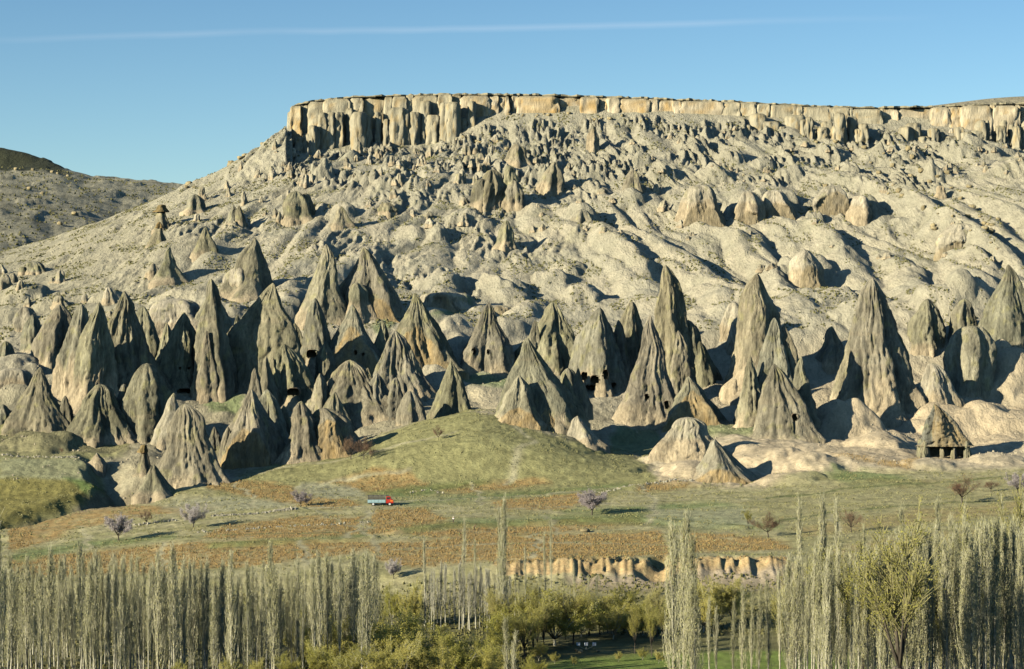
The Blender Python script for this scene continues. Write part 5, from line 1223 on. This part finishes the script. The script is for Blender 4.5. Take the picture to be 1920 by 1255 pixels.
# ------------------------------------------------------------------ people
def skin_obj(name, verts, edges, radii, mat, parent=None, sub=1):
    me = bpy.data.meshes.new(name); me.from_pydata(verts, edges, []); o = link(name, me, parent)
    sk = o.modifiers.new('skin', 'SKIN'); o.modifiers.new('sub', 'SUBSURF').levels = sub; o.modifiers['sub'].render_levels = sub
    for i, r_ in enumerate(radii): me.skin_vertices[0].data[i].radius = (r_, r_ * .85) if not isinstance(r_, tuple) else r_
    me.skin_vertices[0].data[0].use_root = True; me.materials.append(mat); return o
skin_m = plain('skin', (.38, .22, .14), .6, .05)
def person(u, v, label, top, bottom, bend, face, hair):
    Y = hit_d(u, v); x = (u - 960) * Y / F
    c, s_ = math.cos(bend), math.sin(bend)
    def T(p):      # bend the upper body about the hips
        px, py, pz = p
        if pz <= .95: return p
        dz = pz - .95; return (px + dz * s_ + 0 * py, py, .95 + dz * c - px * 0)
    hip = (0, 0, .95); V = [hip, T((0, 0, 1.2)), T((0, 0, 1.42)), T((.02, 0, 1.52)), T((.03, 0, 1.62)), T((.03, 0, 1.73)),
        (0, .10, .9), (.10, .12, .5), (.06, .12, .08), (.20, .13, .04), (0, -.10, .9), (-.10, -.12, .5), (-.20, -.12, .08), (-.06, -.13, .04),
        T((0, .19, 1.42)), T((.06, .26, 1.15)), T((.22, .24, .97)), T((.27, .23, .96)), T((0, -.19, 1.42)), T((.10, -.27, 1.15)), T((.28, -.22, 1.02)), T((.33, -.2, 1.0))]
    E = [(0,1),(1,2),(2,3),(3,4),(4,5),(0,6),(6,7),(7,8),(8,9),(0,10),(10,11),(11,12),(12,13),(2,14),(14,15),(15,16),(16,17),(2,18),(18,19),(19,20),(20,21)]
    Rr = [.14,.13,.14,.055,.085,.075,.09,.06,.045,.035,.09,.06,.045,.035,.06,.042,.03,.025,.06,.042,.03,.025]
    b = skin_obj('person', V, E, Rr, skin_m, None); b.location = (x, Y, gz(x, Y)); b.rotation_euler = (0, 0, face); tag(b, label, 'person')
    mt = plain('shirt_cloth', top, .9, .1, 4); mb_ = plain('trouser_cloth', bottom, .9, .1, 4); mh = plain('hair', hair, .8, .1, 9)
    skin_obj('shirt', [T((0,0,.96)), V[1], V[2], V[14], V[15], V[18], V[19]], [(0,1),(1,2),(2,3),(3,4),(2,5),(5,6)], [.17,.16,.165,.085,.065,.085,.065], mt, b)
    skin_obj('trousers', [V[0], V[6], V[7], (V[8][0], V[8][1], .12), V[10], V[11], (V[12][0], V[12][1], .12)], [(0,1),(1,2),(2,3),(0,4),(4,5),(5,6)], [.165,.115,.085,.07,.115,.085,.07], mb_, b)
    skin_obj('hair', [T((.0,0,1.70)), T((.01,0,1.77)), T((-.04,0,1.66))], [(0,1),(0,2)], [.095,.07,.07], mh, b)
person(850, 981, 'standing figure in a white top and dark trousers on the vine plot', (.85, .85, .82), (.07, .05, .04), .05, 1.2, (.7, .68, .64))
person(889, 995, 'stooping figure in dark brown clothes among the vines', (.10, .05, .03), (.07, .045, .03), .75, .3, (.06, .03, .02))

# ------------------------------------------------------------------ lamp with six white shades, meadow things, white house
def lamp():
    Y = 412.0; s = Y / F; x = (1099 - 960) * s; zt = (HZ - 1208) * s; z0 = gz(x, Y); H = zt - z0
    root = empty('street_lamp', (x, Y, z0)); tag(root, 'branched park lamp with six white shades on three arms over the meadow', 'lamp')
    pm = plain('lamp_post_paint', (.50, .46, .30), .6); wm = plain('white_glass_shade', (.86, .86, .84), .4)
    m = MB(); m.tube([(0, 0, -.2), (0, 0, H * .5), (0, 0, H - .1)], [.10, .08, .06], 8); link('pole', m.mesh('pole', pm, True), root)
    for k, xx in enumerate((-1.55, 0, 1.6)):
        m = MB(); m.tube([(0, 0, H - 1.1), (xx * .5, 0, H - .7), (xx, 0, H - .35)], [.05, .045, .04], 6); m.tube([(xx - .22, 0, H - .32), (xx + .22, 0, H - .32)], [.035, .035], 6); a_ = link('arm', m.mesh('arm', pm, True), root)
        for dx in (-.2, .2):
            m = MB(); m.cyl((xx + dx, 0, H), .17, .6, 2, 14, .19); link('lamp_shade', m.mesh('lamp_shade', wm), root)
    m = MB(); m.tube([(0, 0, -.1), (0, 0, .3)], [.22, .16], 8); link('base', m.mesh('base', pm, True), root)
lamp()
def at(u, Y): return ((u - 960) * Y / F, Y)
for u_, Yb, sz, lab in ((1088, 408, .55, 'pale yellow rock on the meadow left of the park lamp'), (1081, 410, .4, 'small yellow rock beside the pale one by the lamp'), (1122, 409, .4, 'yellow rock on the meadow right of the park lamp')):
    x, y = at(u_, Yb); o = link('boulder', bould[2], None, (x, y, gz(x, y) + sz * .4)); o.scale = (sz, sz, sz); tag(o, lab, 'boulder')
def white_house():
    Y = 300; x, y = at(1703, Y); z = gz(x, y); root = empty('white_house', (x, y, z)); tag(root, 'small white walled house glimpsed between the trunks of the right stand', 'house')
    wm = plain('white_plaster', (.78, .77, .73), .9, .06, 1); dm = plain('dark_window', (.03, .035, .04), .3); rm = plain('grey_roof', (.20, .17, .14), .9, .2, 2)
    m = MB(); m.box((-1.4, 0, -.3), (1.7, 3.5, 2.8)); link('wall', m.mesh('wall', wm), root)
    m = MB(); m.box((-1.6, -.25, 2.8), (1.9, 3.8, 3.15), (.95, .8)); link('roof', m.mesh('roof', rm), root)
    m = MB(); m.box((-.4, -.03, 1.1), (.25, .02, 2.0)); f = link('window', m.mesh('window', wm), root); m = MB(); m.box((-.35, -.05, 1.15), (.2, -.035, 1.95)); link('pane', m.mesh('pane', dm), f)
    m = MB(); m.box((.7, -.04, 0), (1.4, .02, 1.9)); link('door', m.mesh('door', dm), root)
white_house()

# ------------------------------------------------------------------ labels: say which one
ORD = 'first second third fourth fifth sixth seventh eighth ninth tenth eleventh twelfth thirteenth fourteenth fifteenth sixteenth seventeenth eighteenth nineteenth twentieth'.split()
fam = {}
for o in scene.objects:
    if o.parent is None and 'label' in o: fam.setdefault(o['label'], []).append(o)
for lab, os_ in fam.items():
    if len(os_) < 2: continue
    os_.sort(key=lambda q: q.location.x / max(q.location.y, 1)); n = len(os_)
    if n <= 20:
        for k, q in enumerate(os_):
            q['label'] = lab + (', leftmost' if k == 0 else ', rightmost' if k == n - 1 else ', %s from the left' % ORD[k])
    else:
        for part, w_ in enumerate(('left end', 'left part', 'middle', 'right part', 'right end')):
            sub = os_[n * part // 5: n * (part + 1) // 5]; ys = sorted(q.location.y for q in sub); md = ys[len(ys) // 2]
            for q in sub: q['label'] = lab + ', %s %s' % (w_, 'back' if q.location.y >= md else 'front')
